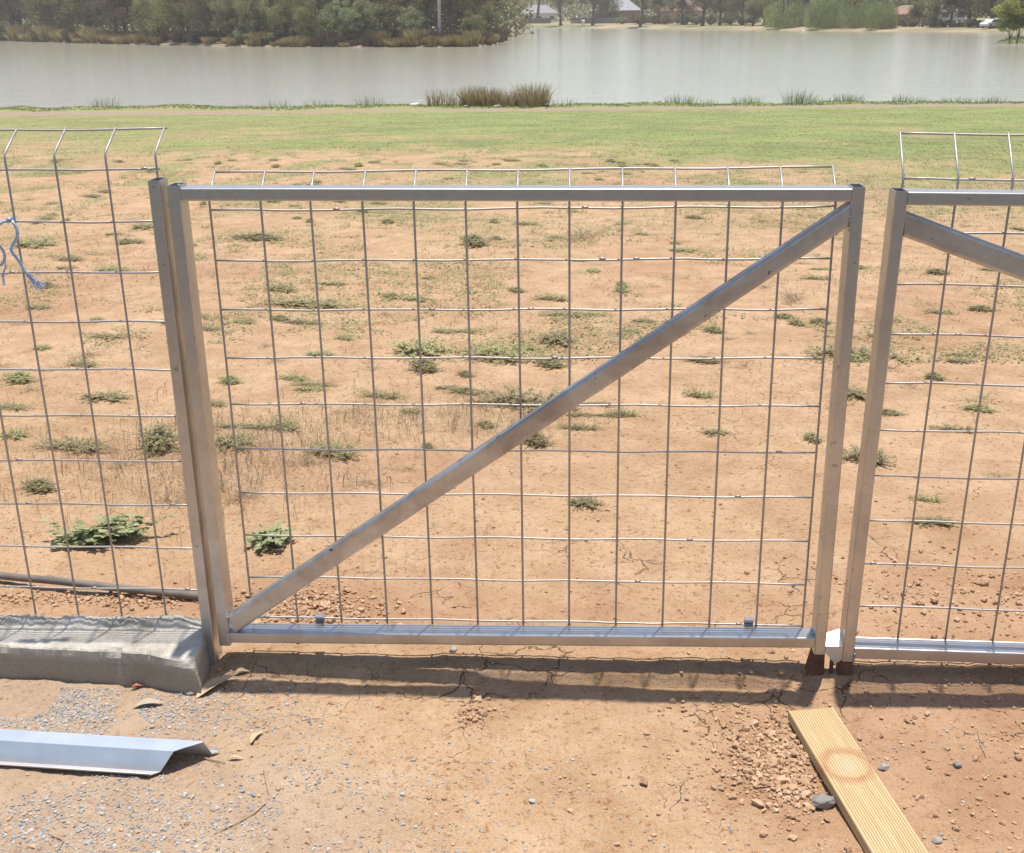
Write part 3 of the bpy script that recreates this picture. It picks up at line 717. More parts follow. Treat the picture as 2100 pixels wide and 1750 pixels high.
# blue rope knotted on the fence
def rope():
    def cr(src): return [onY((x/7.29)*.875, (480+y/7.29)*.875, -.006) for x, y in src]
    m, n, l, p = nt('blue_rope')
    P = objc(n); wv = n.new('ShaderNodeTexWave'); wv.inputs['Scale'].default_value = 130; wv.bands_direction = 'DIAGONAL'; wv.inputs['Distortion'].default_value = 2; l.new(P, wv.inputs['Vector'])
    l.new(mixc(n, l, wv.outputs['Fac'], (.30, .44, .68), (.66, .77, .90)), p.inputs['Base Color']); p.inputs['Roughness'].default_value = .7
    bump(n, l, p, wv.outputs['Fac'], .6, .002)
    def smooth(c, k=7):
        o = []
        for i in range(len(c)-1):
            p0, p1, p2, p3 = c[max(i-1, 0)], c[i], c[i+1], c[min(i+2, len(c)-1)]
            for j in range(k):
                t = j/k; o.append(.5*((2*p1)+(-p0+p2)*t+(2*p0-5*p1+4*p2-p3)*t*t+(-p0+3*p1-3*p2+p3)*t**3))
        return o+[c[-1]]
    def twist(mb, pts, R, r, turns, n=3):
        pts = [Vector(tuple(p)) for p in pts]; 
        for s in range(n):
            o = []
            for i, q in enumerate(pts):
                t = (pts[min(i+1, len(pts)-1)]-pts[max(i-1, 0)]).normalized(); a = t.cross(Vector((0, 1, 0))).normalized(); b = t.cross(a)
                th = 2*math.pi*(s/n+turns*i/len(pts)); o.append(q+(a*math.cos(th)+b*math.sin(th))*R)
            mb.tube(o, r, 6)
    rt = empty('rope', tuple(cr([(130, 265)])[0])); tag(rt, 'frayed light blue rope looped and knotted around the mesh fence wires', 'rope')
    iv = Matrix.Translation(-Vector(tuple(rt.location)))
    c1 = cr([(-260, 500), (-120, 400), (0, 325), (60, 290), (120, 262), (160, 255), (220, 300), (270, 370), (300, 460), (290, 560), (240, 650), (190, 740), (210, 820), (290, 920), (370, 1040), (430, 1150)])
    c1[4] = c1[4]+np.array([0, .016, 0]); c1[5] = c1[5]+np.array([0, .014, 0])
    mb = MB(); twist(mb, smooth(c1), .0016, .0020, 26); o = mb.build('rope_strand', m, rt, True); o.matrix_parent_inverse = iv
    c2 = cr([(-330, 620), (-150, 640), (0, 720), (50, 790), (80, 880), (70, 960), (0, 1030), (-120, 1010), (-220, 900)])
    mb = MB(); twist(mb, smooth(c2), .0016, .0020, 18); o = mb.build('rope_strand', m, rt, True); o.matrix_parent_inverse = iv
    mb = MB(); rs = random.Random(5)
    for k in range(46):
        ex = 560+rs.random()**.8*230; ey = 1400+rs.uniform(-60, 110)-(abs(ex-700)*.1); q = cr([(430, 1150), (430+(ex-430)*.5+rs.uniform(-20, 20), 1150+(ey-1150)*.5+rs.uniform(-10, 25)), (ex, ey)])
        q = [a+np.array([0, rs.uniform(-.006, .006), 0])*i for i, a in enumerate(q)]; mb.tube([tuple(a) for a in smooth(q, 4)], .00045, 4)
    o = mb.build('frayed_end', m, rt, True); o.matrix_parent_inverse = iv; mb = MB()
    for k in range(10):
        q = cr([(95, 960), (85+rs.uniform(-15, 15), 1100), (50+rs.uniform(-20, 20), 1200), (55+rs.uniform(-25, 35), 1380)]); mb.tube([tuple(a) for a in smooth(q, 4)], .0004, 4)
    o = mb.build('frayed_end', m, rt, True); o.matrix_parent_inverse = iv
rope()

# ------------------------------------------------------------------ loose gravel and clods (uncountable)
def scatter(name, pts, radii, mat, label_kind='stuff', flat=.65, seed=1, cat=None, sink=.3, label=None):
    """pts (n,3); irregular 8-vertex stones"""
    rs = np.random.default_rng(seed); n = len(pts)
    base = np.array([(-1,-1,-1),(1,-1,-1),(1,1,-1),(-1,1,-1),(-1,-1,1),(1,-1,1),(1,1,1),(-1,1,1)], float)*.62
    base = np.concatenate([base, [(0,0,1.05),(0,0,-1.05),(1.05,0,0),(-1.05,0,0),(0,1.05,0),(0,-1.05,0)]])
    fcs = []
    for quad, c in (((4,5,6,7),8),((0,3,2,1),9),((1,2,6,5),10),((0,4,7,3),11),((2,3,7,6),12),((0,1,5,4),13)):
        for k in range(4): fcs.append((quad[k], quad[(k+1) % 4], c))
    fcs = np.array(fcs); nb = len(base)
    B = base[None]*(1+.75*(rs.random((n, nb, 3))-.5)); B = B*np.stack([np.ones(n), .6+.4*rs.random(n), flat*(.6+.5*rs.random(n))], 1)[:, None, :]
    a = rs.random(n)*6.28; t = (rs.random(n)-.5)*.9
    ca, sa, ct, st = np.cos(a)[:, None], np.sin(a)[:, None], np.cos(t)[:, None], np.sin(t)[:, None]
    x, y, z = B[..., 0], B[..., 1], B[..., 2]; y, z = y*ct-z*st, y*st+z*ct; x, y = x*ca-y*sa, x*sa+y*ca
    V = np.stack([x, y, z], -1)*radii[:, None, None]+pts[:, None, :]+np.array([0, 0, 1])*(radii*flat*(1-sink*2))[:, None, None]
    Fq = fcs[None]+(np.arange(n)*nb)[:, None, None]
    me = mesh_np(name, V.reshape(-1, 3), Fq.reshape(-1, 3), mat, 3, False, dict(tint=np.repeat(rs.random(n), nb)))
    o = link(name, me); tag(o, label, cat, kind='stuff'); return o
def tint_mat(name, stops, rough=.9):
    m, n, l, p = nt(name); f = noise(n, l, geo(n), 300, 3); t = attr(n, 'tint')
    l.new(ramp(n, l, mth(n, l, 'ADD', mth(n, l, 'MULTIPLY', t, .8), mth(n, l, 'MULTIPLY', f, .2)), stops), p.inputs['Base Color']); p.inputs['Roughness'].default_value = rough; p.inputs['Specular IOR Level'].default_value = .2; return m
MGR = tint_mat('gravel_mix', [(.1, (.22, .21, .20)), (.4, (.31, .31, .31)), (.7, (.39, .39, .38)), (.95, (.52, .47, .41))])
MCL = tint_mat('clod_mix', [(.1, (.34, .205, .12)), (.5, (.44, .285, .17)), (.95, (.53, .365, .235))])
def samp(n, cx, cy, sx, sy, rs): return np.stack([rs.normal(cx, sx, n), rs.normal(cy, sy, n)], 1)
rs = np.random.default_rng(12)
xy = np.concatenate([samp(6500, -.44, -.22, .26, .055, rs), samp(9500, -.34, -.60, .42, .14, rs), samp(900, .12, -.45, .28, .18, rs), samp(700, 1.4, -.45, .5, .25, rs)])
keep = (xy[:, 1] < -.135) | (xy[:, 0] > -.05); keep &= fbm(xy[:, 0]*9, xy[:, 1]*9, 3) > -.25; xy = xy[keep]
z = hgt(xy[:, 0], xy[:, 1]); scatter('gravel', np.column_stack([xy, z]), rs.gamma(2.6, .00052, len(xy))+.0006, MGR, seed=3, cat='gravel', label='fine blue grey gravel strewn over the soil at lower left')
xy = np.concatenate([samp(1100, 1.100, -.36, .040, .065, rs), samp(500, 1.07, -.30, .07, .1, rs), samp(1200, .05, .20, .10, .05, rs), samp(500, -.5, .25, .22, .02, rs), samp(700, 1.72, .32, .25, .12, rs), samp(120, .50, -.2, .02, .03, rs), samp(1500, 1.75, -.4, .4, .3, rs)])
z = hgt(xy[:, 0], xy[:, 1]); scatter('soil_clods', np.column_stack([xy, z]), rs.gamma(2.2, .00115, len(xy))+.0008, MCL, flat=.75, seed=4, cat='soil clods', label='crumbled clods of reddish soil around the gates and the board', sink=.15)
n = 42000; xx = rs.uniform(-1., 1., n); yy_ = -.95+7.5*rs.random(n)**1.8; xx = .75-.066*yy_+xx*(1.55+.52*(yy_+1))
z = hgt(xx, yy_); keep = ~((xx < -.09) & (yy_ > -.16) & (yy_ < .04)); keep &= (fbm(xx*3, yy_*3, 3) > -.1) | (rs.random(n) < .35)
scatter('soil_crumbs', np.column_stack([xx, yy_, z])[keep], (rs.gamma(1.6, .0008, n)+.0006)[keep], MCL, flat=.7, seed=6, cat='soil crumbs', label='small crumbs and grit of dry soil over all the bare ground')

# ------------------------------------------------------------------ grass blades on the slope
def blades(name, X, Y, hmin, hmax, wd, mat, per=3, lean=.5, seed=2, kind='stuff', label=None, cat=None, zoff=None):
    rs = np.random.default_rng(seed); X = np.repeat(X, per)+rs.normal(0, .015, len(X)*per); Y = np.repeat(Y, per)+rs.normal(0, .015, len(Y)*per); n = len(X)
    Z = hgt(X, Y)-.004; h = rs.uniform(hmin, hmax, n); a = rs.random(n)*6.28; le = rs.random(n)*lean*h; wd = np.repeat(wd, per) if np.ndim(wd) else wd
    b = a+1.57+rs.normal(0, .4, n); dx, dy = np.cos(a)*wd/2, np.sin(a)*wd/2; lx, ly = np.cos(b)*le, np.sin(b)*le
    V = np.stack([np.stack([X-dx, Y-dy, Z], 1), np.stack([X+dx, Y+dy, Z], 1), np.stack([X+dx*.7+lx*.4, Y+dy*.7+ly*.4, Z+h*.6], 1), np.stack([X-dx*.1+lx, Y-dy*.1+ly, Z+h*np.sqrt(np.clip(1-lean**2*.3, .2, 1))], 1)], 1)
    F = np.arange(n*4).reshape(-1, 4)
    me = mesh_np(name, V.reshape(-1, 3), F, mat, 4, False, dict(tint=np.repeat(rs.random(n), 4)))
    o = link(name, me); return tag(o, label, cat, kind=kind)
rs = np.random.default_rng(21)
n = 230000; dd = 5+43*rs.random(n)**1.5; ub = rs.uniform(-.60, .50, n); X = CAM[0]+ub*(dd); Y = CAM[1]+dd
g = grass_f(X, Y); keep = (rs.random(n) < g*1.0) & (Y < YN(X)-.3); X, Y, dk = X[keep], Y[keep], dd[keep]
blades('grass', X, Y, .006, .026, np.clip(dk*.00030, .003, .010), MT['blade'], 2, 1.1, label='short worn grass on the slope between the bare soil and the lake', cat='grass')
n = 9000; X = rs.uniform(-30, 24, n); Y = YN(X)-rs.random(n)**1.3*2.2-.3; blades('shore_grass', X, Y, .02, .09, .016, MT['blade'], 4, .7, seed=5, label='longer green grass fringe along the near water edge', cat='grass')

def straw(n, cx, cy, sx, sy, seed, label):
    rs = np.random.default_rng(seed)
    X = rs.normal(cx, sx, n) if sx < 5 else rs.uniform(-1, 1, n); Y = rs.normal(cy, sy, n)
    if sx >= 5:
        Y = .4+12*rs.random(n)**1.3; X = .6-.066*Y+X*(1.5+.52*Y)
        k = (fbm(X*1.3+7, Y*.9+3, 4) > .02); X, Y = X[k], Y[k]
    n = len(X); kk = 1. if sx >= 5 else 1.9; L = rs.uniform(.012, .06, n)*np.clip(Y*.15+.6, .5, 1.8)*kk; w_ = np.clip(Y*.0006, .0008, .005)*(1 if sx >= 5 else 1.25); a = rs.random(n)*6.28; Z = hgt(X, Y)
    dx, dy = np.cos(a)*L/2, np.sin(a)*L/2; px, py = -np.sin(a)*w_, np.cos(a)*w_; z0 = rs.uniform(.001, .006, n); z1 = rs.uniform(.002, .016, n)*kk*kk; bx, by = rs.normal(0, .15, n)*L, rs.normal(0, .15, n)*L
    V = np.stack([np.stack([X-dx, Y-dy, Z+z0], 1), np.stack([X-dx+px, Y-dy+py, Z+z0], 1), np.stack([X+px+bx, Y+py+by, Z+z1+.002], 1), np.stack([X+bx, Y+by, Z+z1+.002], 1), np.stack([X+dx+px, Y+dy+py, Z+z0*.8], 1), np.stack([X+dx, Y+dy, Z+z0*.8], 1)], 1)
    i = np.arange(n)[:, None]*6; F = np.concatenate([i+np.array([0, 1, 2, 3]), i+np.array([3, 2, 4, 5])])
    me = mesh_np('straw_litter', V.reshape(-1, 3), F, MT['litter'], 4, False, dict(tint=np.repeat(rs.random(n), 6))); tag(link('straw_litter', me), label, 'straw', kind='stuff')
MT['litter'] = leaf_mat('straw', (.13, .09, .055), (.30, .22, .13), (.50, .42, .28), 8, .1)
straw(30000, 0, 0, 9, 0, 41, 'dry straw and dead stems littering the bare soil up the slope')
def cover(n, seed):
    rs = np.random.default_rng(seed); Y = 2.6+17*rs.random(n)**1.25; X = rs.uniform(-1, 1, n); X = .55-.066*Y+X*(1.3+.55*Y)
    k = fbm(X*1.9+70, Y*1.2+13, 4) > .16; X, Y = X[k], Y[k]; per = 7
    X = np.repeat(X, per)+rs.normal(0, .03, len(X)*per); Y = np.repeat(Y, per)+rs.normal(0, .03, len(Y)*per); n = len(X); Z = hgt(X, Y)+rs.uniform(.001, .018, n)
    L = rs.uniform(.006, .014, n)*np.clip(Y*.07+.8, 1, 2.); a = rs.random(n)*6.28; t = rs.normal(0, .5, n)
    dx, dy, dz = np.cos(a)*L, np.sin(a)*L, np.sin(t)*L; px, py = -np.sin(a)*L*.4, np.cos(a)*L*.4
    V = np.stack([np.stack([X-dx, Y-dy, Z-dz*.3], 1), np.stack([X+px, Y+py, Z], 1), np.stack([X+dx, Y+dy, Z+np.abs(dz)], 1), np.stack([X-px, Y-py, Z], 1)], 1)
    me = mesh_np('creeping_weeds', V.reshape(-1, 3), np.arange(n*4).reshape(-1, 4), MT['weed'], 4, False, dict(tint=np.repeat(rs.random(n)*.7, 4))); tag(link('creeping_weeds', me), 'sparse creeping weeds flat on the bare soil up the slope', 'ground cover', kind='stuff')
cover(26000, 51)
straw(2200, -.50, 1.25, .34, .30, 42, 'thick dry stalks lying behind the mesh fence near the hinge post')
straw(700, .25, 1.7, .3, .16, 43, 'dry stalks strewn in front of the weed clump left of the brace')

# ------------------------------------------------------------------ weeds
def weed_mesh(kind, seed, R=.5, H=.3):
    """unit weed of radius R=.5, built from stems carrying many small leaves"""
    rs = np.random.default_rng(seed); V = []; F = []; T = []
    def leaf(p, d, L, Wd, up, t):
        s = np.cross(d, up); s /= np.linalg.norm(s)+1e-9; b = len(V)
        V.extend([p, p+d*L*.45+s*Wd/2, p+d*L+up*(-.1*L), p+d*L*.45-s*Wd/2]); F.append((b, b+1, b+2, b+3)); T.extend([t]*4)
    nst = dict(grey=130, broad=44, dry=70, grassy=0)[kind]
    rx = rs.uniform(.8, 1.15)
    cl = rs.uniform(-.25, .25, (5, 2))
    for s in range(nst):
        c = cl[rs.integers(5)]; a = rs.random()*6.28; L = R*rs.uniform(.15, .95)**1.1; rise = H*rs.uniform(.25, 1.)
        o = np.array([c[0], c[1], 0]); e = o+np.array([math.cos(a)*L*rx, math.sin(a)*L, rise]); mid = (o+e)/2+np.array([0, 0, rise*.35])
        nl = dict(grey=26, broad=9, dry=7)[kind]
        prev = o
        for k in range(1, nl+1):
            t = k/nl; p = (1-t)**2*o+2*t*(1-t)*mid+t*t*e
            if kind == 'dry' or k % 3 == 0:
                w_ = .006; b = len(V); V.extend([prev, prev+np.array([w_, 0, 0]), p+np.array([w_, 0, 0]), p]); F.append((b, b+1, b+2, b+3)); T.extend([.9 if kind == 'dry' else .35]*4)
            prev = p
            if t < .25: continue
            d = rs.normal(size=3)*np.array([1, 1, .5]); d[2] += .25; d /= np.linalg.norm(d); up = np.array([rs.normal()*.35, rs.normal()*.35, 1.]); up /= np.linalg.norm(up)
            if kind == 'grey': leaf(p, d, R*rs.uniform(.07, .13), R*rs.uniform(.035, .06), up, rs.random()*.6+.4*t)
            elif kind == 'broad':
                L2 = R*rs.uniform(.20, .34)
                for da in (-.9, 0, .9):
                    ca, sa = math.cos(da), math.sin(da); d2 = np.array([d[0]*ca-d[1]*sa, d[0]*sa+d[1]*ca, d[2]*.5]); leaf(p, d2, L2*(1 if da == 0 else .75), L2*.5, up, rs.random()*.6+.4*t)
            else: leaf(p, d, R*rs.uniform(.04, .1), R*.02, up, rs.random())
    me = mesh_np('weed', np.array(V), np.array(F), dict(grey=MT['weed'], broad=MT['weed_green'], dry=MT['weed_dry'])[kind], 4, False, dict(tint=T)); return me
WM = {'grey': [weed_mesh('grey', s, H=h) for s, h in ((1, .3), (2, .22), (3, .36))], 'broad': [weed_mesh('broad', s, H=.4) for s in (4, 5)], 'dry': [weed_mesh('dry', s, H=.3) for s in (6, 7)]}
def weed(u, v, wpx, hpx, kind, label, group='weeds growing on the bare soil', k=[0]):
    k[0] += 1; q = gnd(u, v+hpx*.35); dist = float(np.dot(q-CAM, FW)); R = (1.25 if wpx > 40 else 1.1)*(.82 if kind == 'broad' else 1.)*wpx/F_PX*dist
    drop = 0.92*float(-FW[2]) if 0 else max(.12, (CAM[2]-q[2])/math.hypot(*(q-CAM)[:2]))
    tot = hpx/F_PX*dist                                # image height = depth * sin + height * cos
    hgtm = min(.27*R, tot*.5); dep = min(max((tot-hgtm*.8)/drop, .35*R), 1.5*R)
    o = link('dry_weed' if kind == 'dry' else 'weed', WM[kind][k[0] % len(WM[kind])], None, (q[0], q[1]+.0, q[2]-.004)); rz = random.random()*6.28
    o.rotation_euler = (0, 0, 0); o.scale = (R, dep, max(hgtm/.3, .2*R)); return tag(o, label, 'weed', group)
WL = [
 (232,1082,185,75,'broad','broad leaved green weed behind the mesh fence just above the dark pipe'),
 (560,1098,95,75,'broad','leafy green weed low in the gate mesh near the foot of the brace'),
 (680,912,95,62,'grey','grey green weed clump below the brace side of the gate, third mesh column'),
 (1204,1018,72,52,'grey','round grey green weed standing alone in the middle of the bare soil under the brace'),
 (1108,896,80,42,'grey','small weed clump peeping out just under the middle of the brace'),
 (1068,808,170,66,'grey','largest spreading grey green weed just above the middle of the brace'),
 (876,700,125,70,'grey','wide weed clump in the upper middle left of the gate mesh'),
 (880,745,85,40,'grey','weed patch directly in front of the wide upper middle left clump'),
 (1018,712,100,65,'grey','rounded weed clump between the two gate mesh wires left of centre'),
 (1150,672,75,85,'grey','tall narrow looking weed patch at the centre of the gate mesh'),
 (1138,740,82,32,'grey','flat weed between the largest weed and the tall central patch'),
 (1150,640,80,22,'grey','thin weed row behind the tall central patch'),
 (848,836,50,24,'grey','tiny weed left of the largest spreading weed'),
 (882,912,38,22,'grey','tiny dark weed just behind the brace at mid length'),
 (1432,802,55,32,'grey','small weed alone in the bare soil right of the brace'),
 (1632,598,75,58,'dry','bushy olive brown weed beside the upper right end of the brace'),
 (1640,660,45,20,'grey','small low weed under the bushy olive brown one'),
 (1722,714,115,45,'grey','dense weed behind the right stile of the gate'),
 (1752,796,70,45,'grey','weed seen in the gap between the two gates at mid height'),
 (1672,893,48,30,'grey','small weed touching the right stile on its left side'),
 (1768,925,88,55,'grey','weed in the gap between the gates low down'),
 (488,888,85,66,'grey','weed half hidden by the left stile of the gate'),
 (340,890,110,80,'grey','weed clump behind the mesh fence just left of the hinge post'),
 (150,905,130,45,'grey','sprawling pale weed behind the middle of the mesh fence'),
 (34,882,62,36,'grey','weed at the left photo edge behind the mesh fence'),
 (92,990,100,40,'grey','weed behind the mesh fence above the broad leaved weed'),
 (585,862,55,42,'grey','weed in the second gate mesh column at mid height'),
 (662,720,62,26,'grey','short weed right of the first gate mesh columns in the upper half'),
 (1456,735,100,22,'grey','low weed strip crossed by the brace on its upper right side'),
 (1898,1017,55,26,'grey','small weed seen through the right hand gate, upper one of a pair'),
 (1922,1060,105,36,'grey','wider weed seen through the right hand gate, lower one of a pair'),
 (2050,968,85,30,'dry','brown dried weed at the right photo edge behind the right hand gate'),
 (2000,805,90,45,'dry','dead brown weed behind the upper half of the right hand gate'),
 (500,1000,95,70,'dry','tangle of dry stalks behind the left stile of the gate'),
 (360,1005,120,60,'dry','sprawl of dry stalks behind the fence left of the hinge post'),
 (892,1070,28,30,'dry','single dried sprig standing on bare soil in the lower middle of the gate'),
 (225,805,110,36,'grey','weed streak behind the mesh fence at mid height'),
 (185,720,90,36,'dry','yellowish dead weed behind the mesh fence'),
 (230,548,70,22,'grey','low weed high up behind the mesh fence near the third wire'),
 (80,492,95,36,'grey','weed behind the loop of blue rope'),
 (545,484,130,22,'grey','weed row just under the top rail at its left end'),
 (622,615,150,34,'grey','grassy weed mat in the upper left of the gate mesh'),
 (690,577,60,20,'grey','small weed right behind the grassy mat'),
 (980,490,75,34,'grey','weed under the top rail at its middle'),
 (1130,606,62,22,'grey','small weed above the tall central patch'),
 (1205,470,115,55,'dry','olive dry weed patch under the top rail right of centre'),
 (810,605,55,18,'grey','small flat weed in the fifth gate mesh column'),
 (575,585,60,30,'grey','weed touching the second vertical wire of the gate in its upper part'),
 (1405,508,60,20,'grey','faint weed below the top rail in the right half'),
 (1285,682,70,18,'dry','thin dry weed left of the brace in the right half of the gate'),
 (500,655,45,20,'grey','small weed next to the first wire of the gate'),
 (640,940,110,40,'dry','dry stalks lying in front of the third column weed clump'),
 (820,955,70,24,'dry','dry stalks under the brace left of the middle'),
 (1500,690,60,16,'dry','dry low weed just beside the brace in the upper right'),
 (1970,735,50,20,'grey','small weed seen high through the right hand gate'),
 (50,770,90,34,'grey','weed at the left behind the fence below the rope'),
 (420,905,60,34,'dry','dry tangle squeezed between the hinge post and the weed left of it'),
 (255,945,90,34,'dry','flat dry stalks between two weeds behind the mesh fence'),
 (430,985,80,60,'dry','upright dry stalks right behind the hinge post'),
 (600,770,60,24,'grey','faint weed in the second gate mesh column above mid height'),
 (925,790,60,20,'grey','low weed left of the largest spreading weed and above it'),
 (760,985,130,30,'dry','reddish dry litter left of the brace in the lower middle'),
 (1215,640,60,20,'grey','small weed right of the thin weed row at the gate centre'),
 (300,460,55,22,'grey','weed behind the fence just left of the hinge post near its top'),
 (1930,555,60,18,'grey','thin weed behind the brace of the right hand gate'),
]
for r in WL: weed(*r)
rs = np.random.default_rng(77)
for i in range(285):
    v = 325+rs.random()**1.9*560; u = rs.uniform(-60, 2160)
    if u > 1400 and v < 440: continue
    s = (v-150)/500
    weed(u, v, rs.uniform(18, 60)*s+14, rs.uniform(8, 18)*s+5, 'dry' if rs.random() < .35 else 'grey', 'small low weed tuft dotted over the bare soil beyond the fence and gates', 'small weed tufts dotted over the bare soil')

# ------------------------------------------------------------------ lake side: reeds, stones, birds
def tussock_mesh(name, nb, R, H, mat, seed, spread=.5, wd=.02, straight=False):
    rs = np.random.default_rng(seed); a = rs.random(nb)*6.28; r0 = R*.55*np.sqrt(rs.random(nb)); x0, y0 = np.cos(a)*r0, np.sin(a)*r0
    h = H*rs.uniform(.55, 1.05, nb); out = spread*h*(rs.random(nb)**.8)*(.3+r0/(R*.55)*.7); a2 = a+rs.normal(0, .5, nb); lx, ly = np.cos(a2)*out, np.sin(a2)*out
    p = rs.random(nb)*6.28; dx, dy = np.cos(p)*wd/2, np.sin(p)*wd/2
    z = h*np.sqrt(np.clip(1-(out/h)**2*.5, .3, 1)); q = []
    for t, k in ((0, 1), (.5, .8), (1, .15)):
        bend = t**1.6; q.append(np.stack([x0+lx*bend-dx*k, y0+ly*bend-dy*k, z*t], 1)); q.append(np.stack([x0+lx*bend+dx*k, y0+ly*bend+dy*k, z*t], 1))
    V = np.stack(q, 1); i = np.arange(nb)[:, None]*6; F = np.concatenate([i+np.array([0, 1, 3, 2]), i+np.array([2, 3, 5, 4])])
    return mesh_np(name, V.reshape(-1, 3), F, mat, 4, False, dict(tint=np.repeat(rs.random(nb), 6)))
def shore(u, v=219): return gnd(u, v)
for u, R, H, nb, sd, lab in ((886, .55, .80, 60, 1, 'thin leftmost reed tuft of the clump on the near shore'), (912, .55, .78, 60, 6, 'sparse reed tuft just right of the leftmost one on the near shore'), (940, .6, .45, 60, 7, 'low wispy reeds left of the dense brown tussock'), (968, .95, .86, 420, 2, 'dense brown reed tussock at the left of the main clump on the near shore'),
                             (1000, .95, .78, 380, 3, 'middle reed tussock leaning on the dense brown one'), (1036, .95, .70, 260, 8, 'lower paler reed tussock between the middle and the tallest one'), (1090, 1.25, 1.0, 480, 4, 'tallest fan shaped reed tussock at the right end of the shore clump')):
    q = gnd(u, 221); o = link('reed_tussock', tussock_mesh('reed_tussock', nb, R, H, MT['reed'], sd, .8, .026), None, (q[0], q[1]+.9, max(zg(q[0], q[1]+.9), WZ-.05))); tag(o, lab, 'reeds', 'reed tussocks on the near shore')
for i, (u, h, nb) in enumerate(((560, .35, 30), (745, .40, 40), (640, .30, 30), (190, .45, 40), (1400, .42, 60), (1445, .25, 40), (1540, .35, 60), (1648, .55, 90), (1780, .32, 60), (1700, .25, 40), (1900, .3, 60), (1985, .25, 50), (2060, .32, 60), (1150, .3, 30))):
    q = gnd(u, 219-(u-1050)*.006); x, y = q[0], YN(q[0])-.5
    o = link('shore_grass_tuft', tussock_mesh('shore_grass_tuft', nb*2, 1.2, h*1.25, MT['blade'], 30+i, .8, .015), None, (x, y, zg(x, y)-.02)); tag(o, 'wispy green grass tuft standing on the near water edge', 'grass tuft', 'grass tufts along the near water edge')
for u, v, r, lab in ((955, 219, .10, 'pale stone in front of the dense brown reed tussock'), (1020, 220, .15, 'flat grey slab in front of the middle reed tussock'), (1078, 220, .09, 'small pale stone in front of the tallest reed tussock'), (990, 217, .08, 'whitish stone between the reed tussocks')):
    q = gnd(u, v); o = link('shore_stone', rock_mesh('shore_stone', r, MT['stone'], u, 3, (1.3, .8, .45)), None, (q[0], q[1], q[2]+r*.2)); tag(o, lab, 'stone', 'stones by the reeds')
MT['white'] = plain('white_feathers', (.72, .71, .68), (.80, .79, .77), 20, .7, 0, 0); MT['darkbird'] = plain('dark_feathers', (.05, .05, .05), (.12, .11, .10), 20, .7, 0, 0)
def bird(p, L, mat, label, rz, name='bird'):
    mb = MB(); N = 12; V = []
    # one continuous body: tail - body - neck - head - bill
    sp = [(-.62, .34, .02, .02), (-.5, .34, .06, .05), (-.3, .30, .15, .13), (0, .28, .22, .18), (.22, .31, .19, .16), (.36, .42, .10, .09), (.42, .55, .07, .07), (.46, .64, .085, .08), (.54, .66, .075, .07), (.62, .65, .03, .03), (.74, .63, .012, .012)]
    k = 10
    for x, z, ry, rz_ in sp:
        for j in range(k):
            a = 6.283*j/k; V.append((x*L, ry*L*math.cos(a), (z+rz_*math.sin(a))*L))
    F = [(i*k+j, i*k+(j+1) % k, (i+1)*k+(j+1) % k, (i+1)*k+j) for i in range(len(sp)-1) for j in range(k)]+[tuple(range(k)), tuple((len(sp)-1)*k+j for j in range(k))]
    mb.add(V, F)
    for s in (-.06, .06): mb.tube([(.05*L, s*L, .14*L), (.04*L, s*L, 0)], .015*L, 5)
    o = mb.build(name, mat, None, True); o.location = p; o.rotation_euler = (0, 0, rz); tag(o, label, 'bird')
q = gnd(972+0, 221); 
p = gnd(1073*0+974*0+ (900+255/3.5)*.875, 221); bird((p[0], p[1], p[2]), .42, MT['white'], 'small white bird on the grass left of the reeds', .3)
p = gnd((900+1335/3.5)*.875, 222); bird((p[0], p[1], p[2]), .40, MT['darkbird'], 'small dark bird on the shore right of the tallest reed tussock', 1.2)
p = onZ((1800+292/3.5)*.875, (262/3.5)*.875, WZ); bird((p[0], p[1], WZ-.12), .75, MT['white'], 'white bird floating on the lake in front of the willows', 2.6)

# ------------------------------------------------------------------ trees
def crown_mesh(name, seed, mat, n=6500, rx=3.6, rz=4.2, cz=5.2, leaf=.30, clumps=46, low=.7, droop=False, open_=0.):
    rs = np.random.default_rng(seed)
    c = rs.normal(size=(clumps, 3)); c /= np.linalg.norm(c, axis=1)[:, None]; c *= (rs.random(clumps)[:, None]**.45)
    c = c*np.array([rx, rx, rz])*.85; c[:, 2] += cz; c[:, 2] = np.maximum(c[:, 2], low)
    cr_ = rs.uniform(.16, .34, clumps)*rx
    ci = rs.integers(0, clumps, n); d = rs.normal(size=(n, 3)); d /= np.linalg.norm(d, axis=1)[:, None]
    rr = (rs.random(n)**.4)*cr_[ci]; P = c[ci]+d*rr[:, None]*np.array([1, 1, .75])
    if droop:
        fall = rs.random(n)**1.1*np.clip(P[:, 2]-low*.3, 0, None)*.97; P[:, 2] -= fall
    P[:, 2] = np.maximum(P[:, 2], low*(.1 if droop else .5)+rs.random(n)*.5)
    a = rs.normal(size=(n, 3)); 
    if droop: a = np.stack([rs.normal(0, .2, n), rs.normal(0, .2, n), np.ones(n)], 1)
    a /= np.linalg.norm(a, axis=1)[:, None]; b = np.cross(a, rs.normal(size=(n, 3))); b /= np.linalg.norm(b, axis=1)[:, None]
    L = leaf*rs.uniform(.5, 1.3, n)[:, None]*(1.5 if droop else 1); Wd = leaf*(.28 if droop else .5)*rs.uniform(.6, 1.2, n)[:, None]
    V = np.stack([P-a*L/2, P+b*Wd/2, P+a*L/2, P-b*Wd/2], 1)
    tint = np.clip(rs.random(clumps)[ci]*.55+rs.random(n)*.45, 0, 1)
    return mesh_np(name, V.reshape(-1, 3), np.arange(n*4).reshape(-1, 4), mat, 4, False, dict(tint=np.repeat(tint, 4))), c
